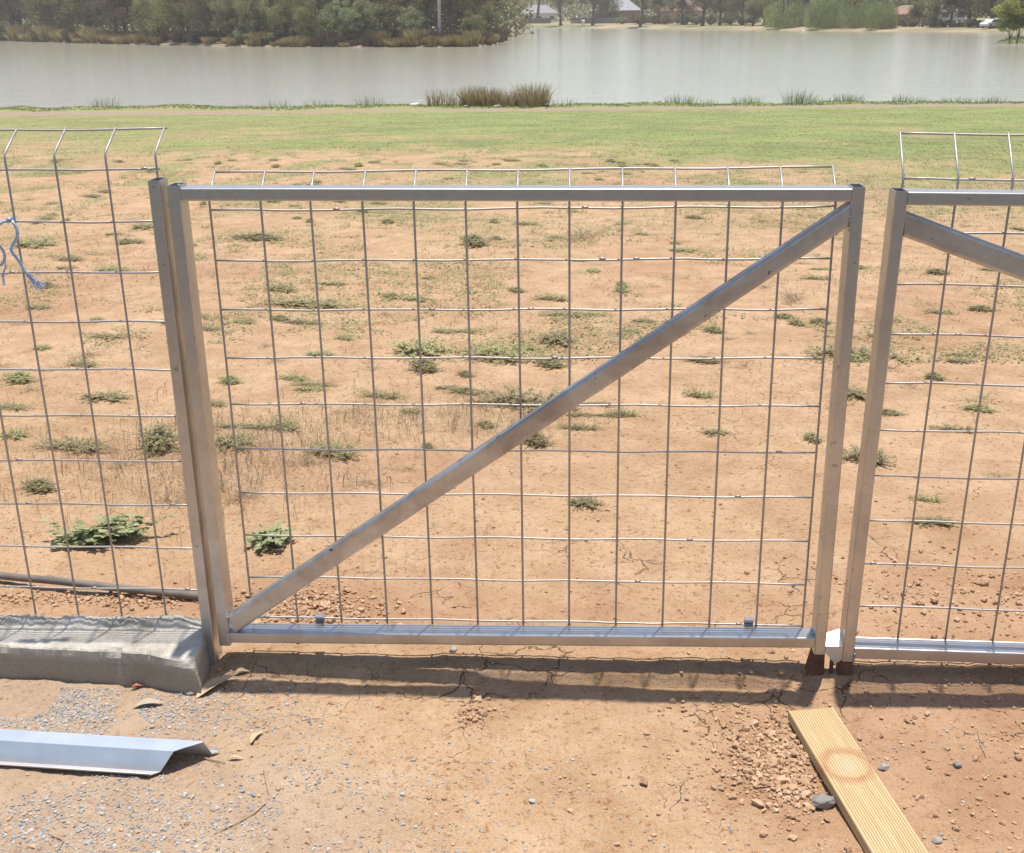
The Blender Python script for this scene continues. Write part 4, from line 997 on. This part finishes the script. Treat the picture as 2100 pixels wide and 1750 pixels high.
def trunk_mesh(c, seed, h=7., r=.28, forks=1, base=0.):
    rs = random.Random(seed); mb = MB(); tips = []
    for f in range(forks):
        bx, by = rs.uniform(-.5, .5)*(forks > 1), rs.uniform(-.5, .5)*(forks > 1); x, y = bx, by; P = []; Rr = []
        lx, ly = rs.uniform(-.12, .12), rs.uniform(-.12, .12)
        for i in range(9):
            t = i/8; P.append((x+lx*t*h+.12*math.sin(t*5+f), y+ly*t*h, base-.3+t*h)); Rr.append(r*(1.35 if i == 0 else 1-.75*t))
        mb.tube(P, Rr, 8); tips.append(P)
    for k, q in enumerate(c[::4]):
        P = tips[k % len(tips)]; s = P[min(7, max(2, int(8*(q[2]*.65)/h)))]; s = Vector(s); e = Vector(tuple(q))
        mb.tube([s, s.lerp(e, .5)+Vector((0, 0, .25)), e], [r*.38, r*.22, r*.06], 5)
    return mb
ARCH = {}
def arch(kind, i, mat, **k):
    fk = k.pop('forks', 1); th = k.pop('th', 7.); tr = k.pop('tr', .26)
    me, c = crown_mesh('crown', 100+i, mat, **k); mb = trunk_mesh(c, i, th, tr, fk)
    tmp = mb.build('trunk', MT['bark'], None, True); tm = tmp.data; bpy.data.objects.remove(tmp); ARCH[kind] = (me, tm)
arch('gum', 1, MT['gum'], n=9000, rx=4.4, rz=5.2, cz=5.6, low=.6, forks=2)
arch('gum_low', 2, MT['gum'], n=9000, rx=4.0, rz=4.0, cz=4.2, low=.3, forks=2)
arch('grey', 3, MT['gum_grey'], n=9000, rx=4.0, rz=4.4, cz=4.8, low=.5, forks=2)
arch('brown', 4, MT['gum_brown'], n=9000, rx=4.4, rz=5., cz=5.6, low=.5, forks=1)
arch('tall', 5, MT['gum'], n=8000, rx=4.2, rz=3.6, cz=8.0, low=3.6, forks=1, th=9, tr=.34)
arch('tall_brown', 6, MT['gum_brown'], n=8000, rx=4.2, rz=3.8, cz=7.4, low=3.2, forks=1, th=9, tr=.36)
arch('willow', 7, MT['willow'], n=14000, rx=4.7, rz=2.9, cz=3.3, low=.4, clumps=34, droop=True, leaf=.34, forks=2)
arch('willow2', 8, MT['willow'], n=14000, rx=4.4, rz=3.2, cz=3.6, low=.4, clumps=30, droop=True, leaf=.34, forks=1)
arch('yellow', 9, MT['yellow'], n=7000, rx=2.3, rz=2.1, cz=4.0, low=1.9, leaf=.24, clumps=30, forks=1, th=4.4, tr=.09)
arch('bush', 10, MT['gum_grey'], n=4500, rx=2.4, rz=1.6, cz=1.3, low=.1, leaf=.28, clumps=26, forks=2, th=2., tr=.1)
arch('bush_brown', 11, MT['gum_brown'], n=4500, rx=2.6, rz=1.6, cz=1.3, low=.1, leaf=.28, clumps=26, forks=2, th=2., tr=.1)
def tree(kind, x, y, s, name, label, cat, group, rz=None, sz=None):
    z = zg(x, y); r = empty(name, (x, y, z-.05)); s3 = (s, s, sz or s); r.scale = s3
    r.rotation_euler = (0, 0, random.random()*6.28 if rz is None else rz)
    a = bpy.data.objects.new('crown', ARCH[kind][0]); b = bpy.data.objects.new('trunk', ARCH[kind][1])
    for o in (a, b): COL.objects.link(o); o.parent = r
    return tag(r, label, cat, group)
def bearing_pt(u, v0, extra):
    """point extra metres behind the far shoreline at photo column u"""
    p = onZ(u, v0, WZ)-CAM; b = math.atan2(p[0], p[1]); d = float(np.interp(b, _PB, _PD))+extra
    return CAM[0]+math.sin(b)*d, CAM[1]+math.cos(b)*d, d
GI = 'trees crowding the wooded spit across the water'
front = [(-150,'gum',12,1.3),(-60,'gum_low',8,1.2),(30,'brown',14,1.25),(110,'gum_low',12,1.1),(190,'gum',14,1.1),(262,'brown',16,1.1),(325,'gum_low',3,.95),(378,'gum',4,.95),(425,'brown',5,.9),(475,'grey',8,.85),
         (530,'grey',7,.85),(590,'gum',7,.85),(648,'gum_low',6,.8),(700,'grey',7,.72),(752,'grey',8,.8),(818,'brown',12,.85),(842,'grey',6,.62),(966,'gum_low',5,.62),(1002,'gum',6,.55)]
lab_f = ['dark tree beyond the left photo edge on the spit','leftmost dark bushy tree on the spit','brown green tree on the spit near the left photo edge','bushy tree on the spit behind the orange rushes','second tall olive tree over the orange rushes of the spit','brownish tree in the left quarter of the spit','dark tree standing right at the water on the spit','dark olive tree next to the waterside tree on the spit','dense brown tree above the grey bush on the spit','pale olive tree in the middle left of the spit','grey green tree left of the spit centre','dark green tree at the centre of the spit','low dark tree right of the spit centre','light grey green tree on the right half of the spit','feathery grey green tree right half of the spit','tall brown tree behind the feathery one on the spit','pale rounded tree just left of the light pole','dark tree just right of the light pole','last tree at the right tip of the spit']
for (u, k, ex, s), lab in zip(front, lab_f):
    x, y, d = bearing_pt(u, 95, ex); tree(k, x, y, s*d/185*1.0, 'gum_tree', lab, 'tree', GI)
for i, u in enumerate(range(-160, 860, 68)):
    x, y, d = bearing_pt(u+rs.uniform(-12, 12), 95, 24+6*(i % 3)); tree(['brown', 'gum', 'gum_low'][i % 3], x, y, 1.35*d/200, 'gum_tree', 'tall dark tree in the back row of the wooded spit', 'tree', 'back row trees of the wooded spit')
for i, u in enumerate((876, 925, 950, 985)):
    x, y, d = bearing_pt(u, 95, 26+4*i); tree(['tall', 'tall_brown'][i % 2], x, y, .95, 'gum_tree', ['bare stemmed tree behind the light pole on the left', 'bare stemmed tree right of the light pole', 'slim tree in the thin part of the spit', 'slim tree behind the spit tip'][i], 'tree', GI)
# shrubs and rushes on the spit's edge
for i, (u, k, ex, s, lab) in enumerate(((155,'bush_brown',2.2,.85,'dark round bush between the orange rushes on the spit'),(500,'bush',2.5,1.0,'pale grey bush at the water on the spit'),(560,'bush',3,.8,'small grey green bush right of the pale grey bush on the spit'),(690,'bush',4,.8,'green bush above the brown rushes on the spit'),(15,'bush_brown',2,.9,'low brown bush at the left photo edge on the spit'),(1012,'bush',2.4,.6,'low bush on the very tip of the spit'))):
    x, y, d = bearing_pt(u, 95, ex); tree(k, x, y, s*d/190, 'bush', lab, 'bush', 'bushes on the spit')
RU = [tussock_mesh('rush_clump', 700, 2.0, 1.9, MT['rush'], 60+i, .7, .09) for i in range(3)]
MT['rush_dark'] = leaf_mat('dark_rush', (.06, .045, .03), (.12, .085, .05), (.20, .15, .08), .2, .2)
RD = [tussock_mesh('rush_clump', 700, 2.0, 1.7, MT['rush_dark'], 70+i, .7, .09) for i in range(3)]
us = list(range(-40, 320, 22))+list(range(430, 1020, 21))
for i, u in enumerate([q+o for q in us for o in (0, 10)]):
    if rs.random() < .16: continue
    x, y, d = bearing_pt(u+rs.uniform(-5, 5), 95, rs.uniform(-.4, 1.6)); dark = (620 <= u+20*0 <= 790 and i % 4) or (u > 1000) or u < 20
    if 430 <= u < 560 and i % 2: continue
    o = link('rush_clump', (RD if dark else RU)[i % 3], None, (x, y, max(zg(x, y), WZ-.1))); s = rs.uniform(.6, 1.25)*d/210; o.scale = (s*rs.uniform(.7, 1.5), s, s*rs.uniform(.45, 1.35)); o.rotation_euler = (0, 0, rs.uniform(0, 6))
    tag(o, ('dark brown' if dark else 'orange brown')+' rush clump fringing the spit at the waterline', 'rushes', ('dark' if dark else 'orange')+' rushes along the spit')
for i in range(150):
    u = rs.uniform(-60, 1005); x, y, d = bearing_pt(u, 95, rs.uniform(4, 20)) if u < 870 else bearing_pt(u, 95, rs.uniform(3, 7)); 
    o = link('rush_clump', RD[i % 3], None, (x, y, zg(x, y))); o.scale = (1.3, 1.3, .9); tag(o, 'dark undergrowth clump between the trees of the spit', 'undergrowth', 'undergrowth under the spit trees')
# light pole
q = onZ(903, 80, WZ+.5); x, y, d = bearing_pt(903, 95, 2.5)
lp = empty('light_pole', (x, y, zg(x, y))); tag(lp, 'tall pale grey pole rising out of the top of the photo at the spit', 'pole')
mb = MB(); mb.tube([(0, 0, -.2), (0, 0, 4.5), (0, 0, 9.5)], [.26, .22, .16], 14); mb.build('pole_shaft', plain('pale_pole', (.30, .28, .26), (.42, .40, .38), 2, .7), lp, True)
mb = MB(); mb.tube([(0, 0, 9.3), (.6, 0, 9.9), (1.8, 0, 10.0)], .05, 8); mb.box((1.4, -.16, 9.92), (2.2, .16, 10.06)); mb.build('lamp_arm', MT['galv'], lp)

# far bank on the right
GF = 'trees along the far bank'
fb = [(1058,'tall',22,1.0,'far bank tree left of the small tub shaped shrub'),(1100,'tall',60,1.2,'tree behind the far fence left part'),(1150,'tall_brown',14,1.05,'dark stemmed tree on the far bank left of the white bin'),(1215,'tall_brown',16,1.1,'dark stemmed tree just right of the white bin'),
      (1245,'gum_low',55,1.2,'bushy tree in front of the grey roofed house'),(1312,'tall',6,1.05,'leaning big tree standing forward on the far lawn'),(1352,'brown',38,1.1,'brown bushy tree right of the grey roofed house'),(1400,'brown',30,1.1,'reddish brown tree on the far bank'),(1440,'tall_brown',18,1.15,'tall dark tree in the middle of the far bank'),(1475,'brown',24,1.1,'dense dark tree in the middle of the far bank'),
      (1520,'gum',26,1.1,'green tree left of the willows'),(1548,'gum_low',18,.95,'low green tree touching the willows on their left')]
for u, k, ex, s, lab in fb:
    x, y, d = bearing_pt(u, 60, ex); tree(k, x, y, s*d/290, 'far_tree', lab, 'tree', GF)
for i, (u, k, ex, s, lab) in enumerate(((1608,'willow',5,.98,'first willow from the left on the far bank'),(1690,'willow2',6,1.0,'second willow from the left on the far bank'),(1757,'willow',9,.90,'third willow from the left on the far bank'),(1806,'willow2',4,.80,'rightmost willow, standing lowest on the far bank'))):
    x, y, d = bearing_pt(u, 64, ex); tree(k, x, y, s*d/250*1.12, 'willow_tree', lab, 'willow', 'willows on the far bank')
for i, u in enumerate((1570, 1640, 1715, 1775)):
    x, y, d = bearing_pt(u, 64, 30); tree(['gum', 'brown', 'gum_low', 'gum'][i], x, y, 1.15*d/250, 'far_tree', 'dark tree close behind the row of willows', 'tree', 'trees behind the willows')
for u, k, ex, s, lab in ((1878,'gum_low',22,.62,'low grey green tree right of the sky gap'),(1915,'grey',14,.62,'tree right of the brown roofed house'),(1950,'brown',14,.85,'dark tree left of the white car'),(1985,'gum',20,.95,'tall dark tree behind the white car'),(2030,'brown',16,.95,'brownish tree over the white car'),(2075,'gum_low',14,1.0,'dark tree at the right photo edge behind the yellow green pair'),(2130,'gum',14,1.0,'dark tree outside the right photo edge')):
    x, y, d = bearing_pt(u, 64, ex); tree(k, x, y, s*d/210, 'far_tree', lab, 'tree', GF)
# distant wood that closes the horizon
def wood(name, ulist, ex, h, lab, nleaf):
    rs = np.random.default_rng(9); P = []
    for u in ulist:
        x, y, d = bearing_pt(u, 60, ex); P.append((x, y, h*rs.uniform(.75, 1.1)))
    P = np.array(P); ci = rs.integers(0, len(P), nleaf); a = rs.random(nleaf)*6.28; r = rs.random(nleaf)**.5*8
    X = P[ci, 0]+np.cos(a)*r; Y = P[ci, 1]+np.sin(a)*r*.6; Z = hgt(X, Y)+P[ci, 2]*rs.random(nleaf)**.8
    q = rs.normal(size=(nleaf, 3)); q /= np.linalg.norm(q, axis=1)[:, None]; b = np.cross(q, rs.normal(size=(nleaf, 3))); b /= np.linalg.norm(b, axis=1)[:, None]
    c = np.stack([X, Y, Z], 1); L = .9*rs.uniform(.5, 1.2, nleaf)[:, None]
    V = np.stack([c-q*L/2, c+b*L/3, c+q*L/2, c-b*L/3], 1)
    o = link(name, mesh_np(name, V.reshape(-1, 3), np.arange(nleaf*4).reshape(-1, 4), MT['gum'], 4, False, dict(tint=np.repeat(rs.random(nleaf), 4)))); tag(o, lab, 'wood', kind='stuff')
wood('distant_wood', list(range(1030, 1800, 16))+list(range(1890, 2300, 12)), 110, 13, 'distant band of trees closing the view behind the far bank', 60000)
wood('distant_wood', list(range(1800, 1890, 10)), 110, 4.2, 'lowest distant trees under the small patch of sky', 5000)
wood('distant_wood', list(range(-250, 1035, 18)), 70, 12, 'dark wood filling the gaps behind the wooded spit', 60000)

# houses
def house(u, ex, w_, dp, hw, hr, wallm, roofm, label, rz=0.):
    x, y, d = bearing_pt(u, 60, ex); r = empty('house', (x, y, zg(x, y)-.1)); r.rotation_euler = (0, 0, rz)
    mb = MB(); mb.box((-w_/2, -dp/2, 0), (w_/2, dp/2, hw)); wl = mb.build('wall', wallm, r)
    e = .5; mb = MB(); A = [(-w_/2-e, -dp/2-e, hw+.003), (w_/2+e, -dp/2-e, hw+.003), (w_/2+e, dp/2+e, hw+.003), (-w_/2-e, dp/2+e, hw+.003), (-w_/2+dp*.4, 0, hw+hr), (w_/2-dp*.4, 0, hw+hr)]
    mb.add(A, [(0,1,5,4),(1,2,5),(2,3,4,5),(3,0,4),(3,2,1,0)]); rf = mb.build('roof', roofm, r)
    mb = MB(); mb.box((w_*.18, -.35, hw+hr*.5), (w_*.18+.7, .35, hw+hr+.7)); mb.build('chimney', wallm, rf)
    for fx in (-.32, -.05, .3):
        mb = MB(); x0 = fx*w_; mb.box((x0, -dp/2-.06, .9), (x0+1.6, -dp/2-.01, 2.1)); wn_ = mb.build('window', MT['glass'], r)
        mb = MB()
        for a, b, c2, d2 in ((-.08, -.0, .85, 2.15), (1.6, 1.68, .85, 2.15)): mb.box((x0+a, -dp/2-.09, c2), (x0+b, -dp/2-.005, d2))
        mb.box((x0, -dp/2-.09, 2.1), (x0+1.6, -dp/2-.005, 2.15)); mb.box((x0, -dp/2-.09, .85), (x0+1.6, -dp/2-.005, .9)); mb.build('frame', MT['cream'], wn_)
    tag(r, label, 'house', 'houses behind the far bank')
MT['glass'] = plain('dark_window', (.05, .06, .07), (.08, .09, .10), 2, .15, 0, 0); MT['cream'] = plain('cream_paint', (.55, .52, .46), (.65, .62, .55), 5, .7)
MT['brick'] = plain('brown_brick', (.22, .13, .10), (.32, .19, .14), 3, .9); MT['brick2'] = plain('orange_brick', (.38, .22, .15), (.50, .30, .20), 3, .9)
MT['roof_grey'] = plain('grey_tiles', (.24, .24, .26), (.36, .36, .38), 2, .8); MT['roof_brown'] = plain('brown_tiles', (.20, .12, .09), (.30, .19, .14), 2, .8); MT['roof_pale'] = plain('pale_tin', (.20, .20, .21), (.27, .27, .28), 2, .8)
house(1262, 70, 15, 11, 3.6, 4.2, MT['brick'], MT['roof_grey'], 'house with a large blue grey hip roof behind the far lawn', .1)
house(1392, 62, 13, 10, 3.2, 3.2, MT['brick2'], MT['roof_brown'], 'orange brick house half hidden in the far trees', -.1)
house(1105, 85, 14, 10, 3.2, 3.0, MT['cream'], MT['roof_pale'], 'pale house behind the far trees at the left of the far bank', .05)
house(1858, 40, 9, 8, 2.0, 1.75, MT['brick'], MT['roof_brown'], 'brown roofed house right of the willows below the patch of sky', .15)
house(1925, 55, 9, 8, 2.0, 1.4, MT['cream'], MT['roof_pale'], 'pale roofed house glimpsed between the right hand trees', -.1)
# bin, picnic table, tub shrub, fence, car
x, y, d = bearing_pt(1196, 60, 26); b = empty('wheelie_bin', (x, y, zg(x, y))); tag(b, 'white bin standing on the far lawn beside the picnic table', 'bin')
MT['whitep'] = plain('white_plastic', (.66, .66, .65), (.76, .76, .75), 3, .6, 0, 0); MT['dark'] = plain('dark_rubber', (.03, .03, .03), (.05, .05, .05), 3, .8, 0, 0)
mb = MB(); mb.add([(-.42,-.4,.08),(.42,-.4,.08),(.42,.4,.08),(-.42,.4,.08),(-.5,-.5,1.35),(.5,-.5,1.35),(.5,.5,1.35),(-.5,.5,1.35)], [(0,3,2,1),(4,5,6,7),(0,1,5,4),(1,2,6,5),(2,3,7,6),(3,0,4,7)]); mb.build('bin_body', MT['whitep'], b)
mb = MB(); mb.add([(-.54,-.55,1.353),(.54,-.55,1.353),(.54,.55,1.353),(-.54,.55,1.353),(-.45,-.4,1.46),(.45,-.4,1.46),(.45,.45,1.5),(-.45,.45,1.5)], [(0,3,2,1),(4,5,6,7),(0,1,5,4),(1,2,6,5),(2,3,7,6),(3,0,4,7)]); mb.build('lid', MT['whitep'], b)
for s in (-.4, .4): mb = MB(); mb.tube([(s-.06, .42, .15), (s+.06, .42, .15)], .15, 12); mb.build('wheel', MT['dark'], b)
x, y, d = bearing_pt(1178, 60, 27); t = empty('picnic_table', (x, y, zg(x, y))); tag(t, 'picnic table with a pale top left of the white bin', 'table')
mb = MB(); mb.box((-1.6, -.4, .95), (1.6, .4, 1.03)); mb.build('table_top', MT['cream'], t)
for s in (-1, 1): mb = MB(); mb.box((-1.6, s*.85-.16, .5), (1.6, s*.85+.16, .56)); mb.build('bench_seat', MT['cream'], t)
for s in (-1.1, 1.1): mb = MB(); mb.tube([(s, -.8, 0), (s, -.25, .94)], .05, 6); mb.tube([(s, .8, 0), (s, .25, .94)], .05, 6); mb.box((s-.04, -.9, .42), (s+.04, .9, .495)); mb.build('leg', MT['bark'], t)
x, y, d = bearing_pt(1073, 60, 5)
tree('bush_brown', x, y, .62*d/370, 'bush', 'small brown tub shaped shrub near the water at the left end of the far bank', 'bush', 'bushes on the far bank')
x, y, d = bearing_pt(1864, 64, 12); tree('bush', x, y, .34, 'bush', 'low yellowish bush under the brown roofed house', 'bush', 'bushes on the far bank')
for i, u in enumerate(list(range(1280, 1560, 22))+list(range(1850, 2100, 20))):
    x, y, d = bearing_pt(u+rs.uniform(-6, 6), 64, 34 if u < 1800 else 12); tree('bush_brown' if i % 3 else 'bush', x, y, rs.uniform(.6, .9)*(1.25 if u < 1800 else .75), 'bush', 'dark low bush in the hedge line at the foot of the far trees', 'bush', 'hedge bushes at the foot of the far trees')
def fence_run(u0, u1, ex, label):
    a = bearing_pt(u0, 60, ex); b = bearing_pt(u1, 60, ex); r = empty('paling_fence', (a[0], a[1], zg(a[0], a[1]))); tag(r, label, 'fence')
    d = Vector((b[0]-a[0], b[1]-a[1], 0)); L = d.length; d.normalize(); nv = Vector((-d.y, d.x, 0))
    mb = MB(); N = int(L/.5)
    for i in range(N):
        p = d*(i*.5); q = d*(i*.5+.47); h = 1.75+.03*((i*7) % 3); V = [p, q, q+nv*.03, p+nv*.03]; mb.add([tuple(v+Vector((0, 0, -.4))) for v in V]+[tuple(v+Vector((0, 0, h))) for v in V], [(0,3,2,1),(4,5,6,7),(0,1,5,4),(1,2,6,5),(2,3,7,6),(3,0,4,7)])
    mb.build('palings', MT['paling'], r)
MT['paling'] = plain('weathered_paling', (.13, .10, .085), (.22, .175, .145), 1.2, .9)
fence_run(1170, 1350, 48, 'long dark paling fence in front of the grey roofed house')
fence_run(1062, 1130, 50, 'short paling fence at the left end of the far bank')
def car():
    x, y, d = bearing_pt(2034, 66, 9); r = empty('parked_car', (x, y, zg(x, y))); r.rotation_euler = (0, 0, .5); tag(r, 'white car parked under the dark trees at the right of the far bank', 'car')
    prof_ = [(-2.1,.35),(-2.15,.7),(-1.9,.92),(-1.3,1.0),(-.75,1.42),(.55,1.45),(1.2,1.0),(1.95,.88),(2.12,.6),(2.08,.35)]
    mb = MB(); n = len(prof_); mb.add([(a, -.85+(.12 if b > 1.1 else 0), b) for a, b in prof_]+[(a, .85-(.12 if b > 1.1 else 0), b) for a, b in prof_], [tuple(range(n)), tuple(range(2*n-1, n-1, -1))]+[(k, n+k, n+(k+1) % n, (k+1) % n) for k in range(n)]); mb.build('body', MT['whitep'], r)
    for s in (-1, 1):
        mb = MB(); mb.add([(-1.15, s*.87, 1.0), (1.02, s*.87, 1.0), (.5, s*.76, 1.38), (-.7, s*.76, 1.38)], [(0,1,2,3)]); mb.build('side_window', MT['glass'], r)
        for xx in (-1.3, 1.3): mb = MB(); mb.tube([(xx, s*.72, .33), (xx, s*.9, .33)], .33, 16); w_ = mb.build('wheel', MT['dark'], r); mb = MB(); mb.tube([(xx, s*.88, .33), (xx, s*.92, .33)], .18, 12); mb.build('rim', MT['galv'], w_)
    for s in (-.6, .6): mb = MB(); mb.tube([(2.05, s, .7), (2.14, s, .68)], .11, 10); mb.build('headlight', MT['cream'], r)
    mb = MB(); mb.add([(1.22,-.7,1.02),(1.22,.7,1.02),(.62,.62,1.44),(.62,-.62,1.44)], [(0,1,2,3)]); o = mb.build('windscreen', MT['glass'], r); o.location = (.02, 0, .01)
car()
# islet with two slender trees
for u, lab, s in ((2072, 'left one of the yellow green pair of trees on the islet', 1.0), (2088, 'right one of the yellow green pair of trees on the islet', 1.12)):
    p = onZ(u, 83, WZ+.3); tree('yellow', p[0], p[1], s, 'young_tree', lab, 'tree', 'pair of yellow green trees on the islet')
n = 1500; a = rs.random(n)*6.28; r_ = np.sqrt(rs.random(n)); X = ISLET[0]+np.cos(a)*r_*4; Y = ISLET[1]+np.sin(a)*r_*3
blades('islet_grass', X, Y, .12, .4, .05, MT['blade'], 3, .6, seed=8, label='rough grass covering the small islet at the right', cat='grass')

# ------------------------------------------------------------------ air
hm = bpy.data.materials.new('haze'); hm.use_nodes = True; n = hm.node_tree.nodes; l = hm.node_tree.links
n.remove(n['Principled BSDF']); v = n.new('ShaderNodeVolumePrincipled'); v.inputs['Color'].default_value = (.96, .95, .94, 1); v.inputs['Density'].default_value = .00032; v.inputs['Anisotropy'].default_value = .2
l.new(v.outputs[0], n['Material Output'].inputs['Volume'])
mb = MB(); mb.box((-1400, -25, -5), (1400, 1200, 24)); hz = mb.build('haze', hm); tag(hz, 'pale summer haze over the lake', 'haze', kind='stuff')
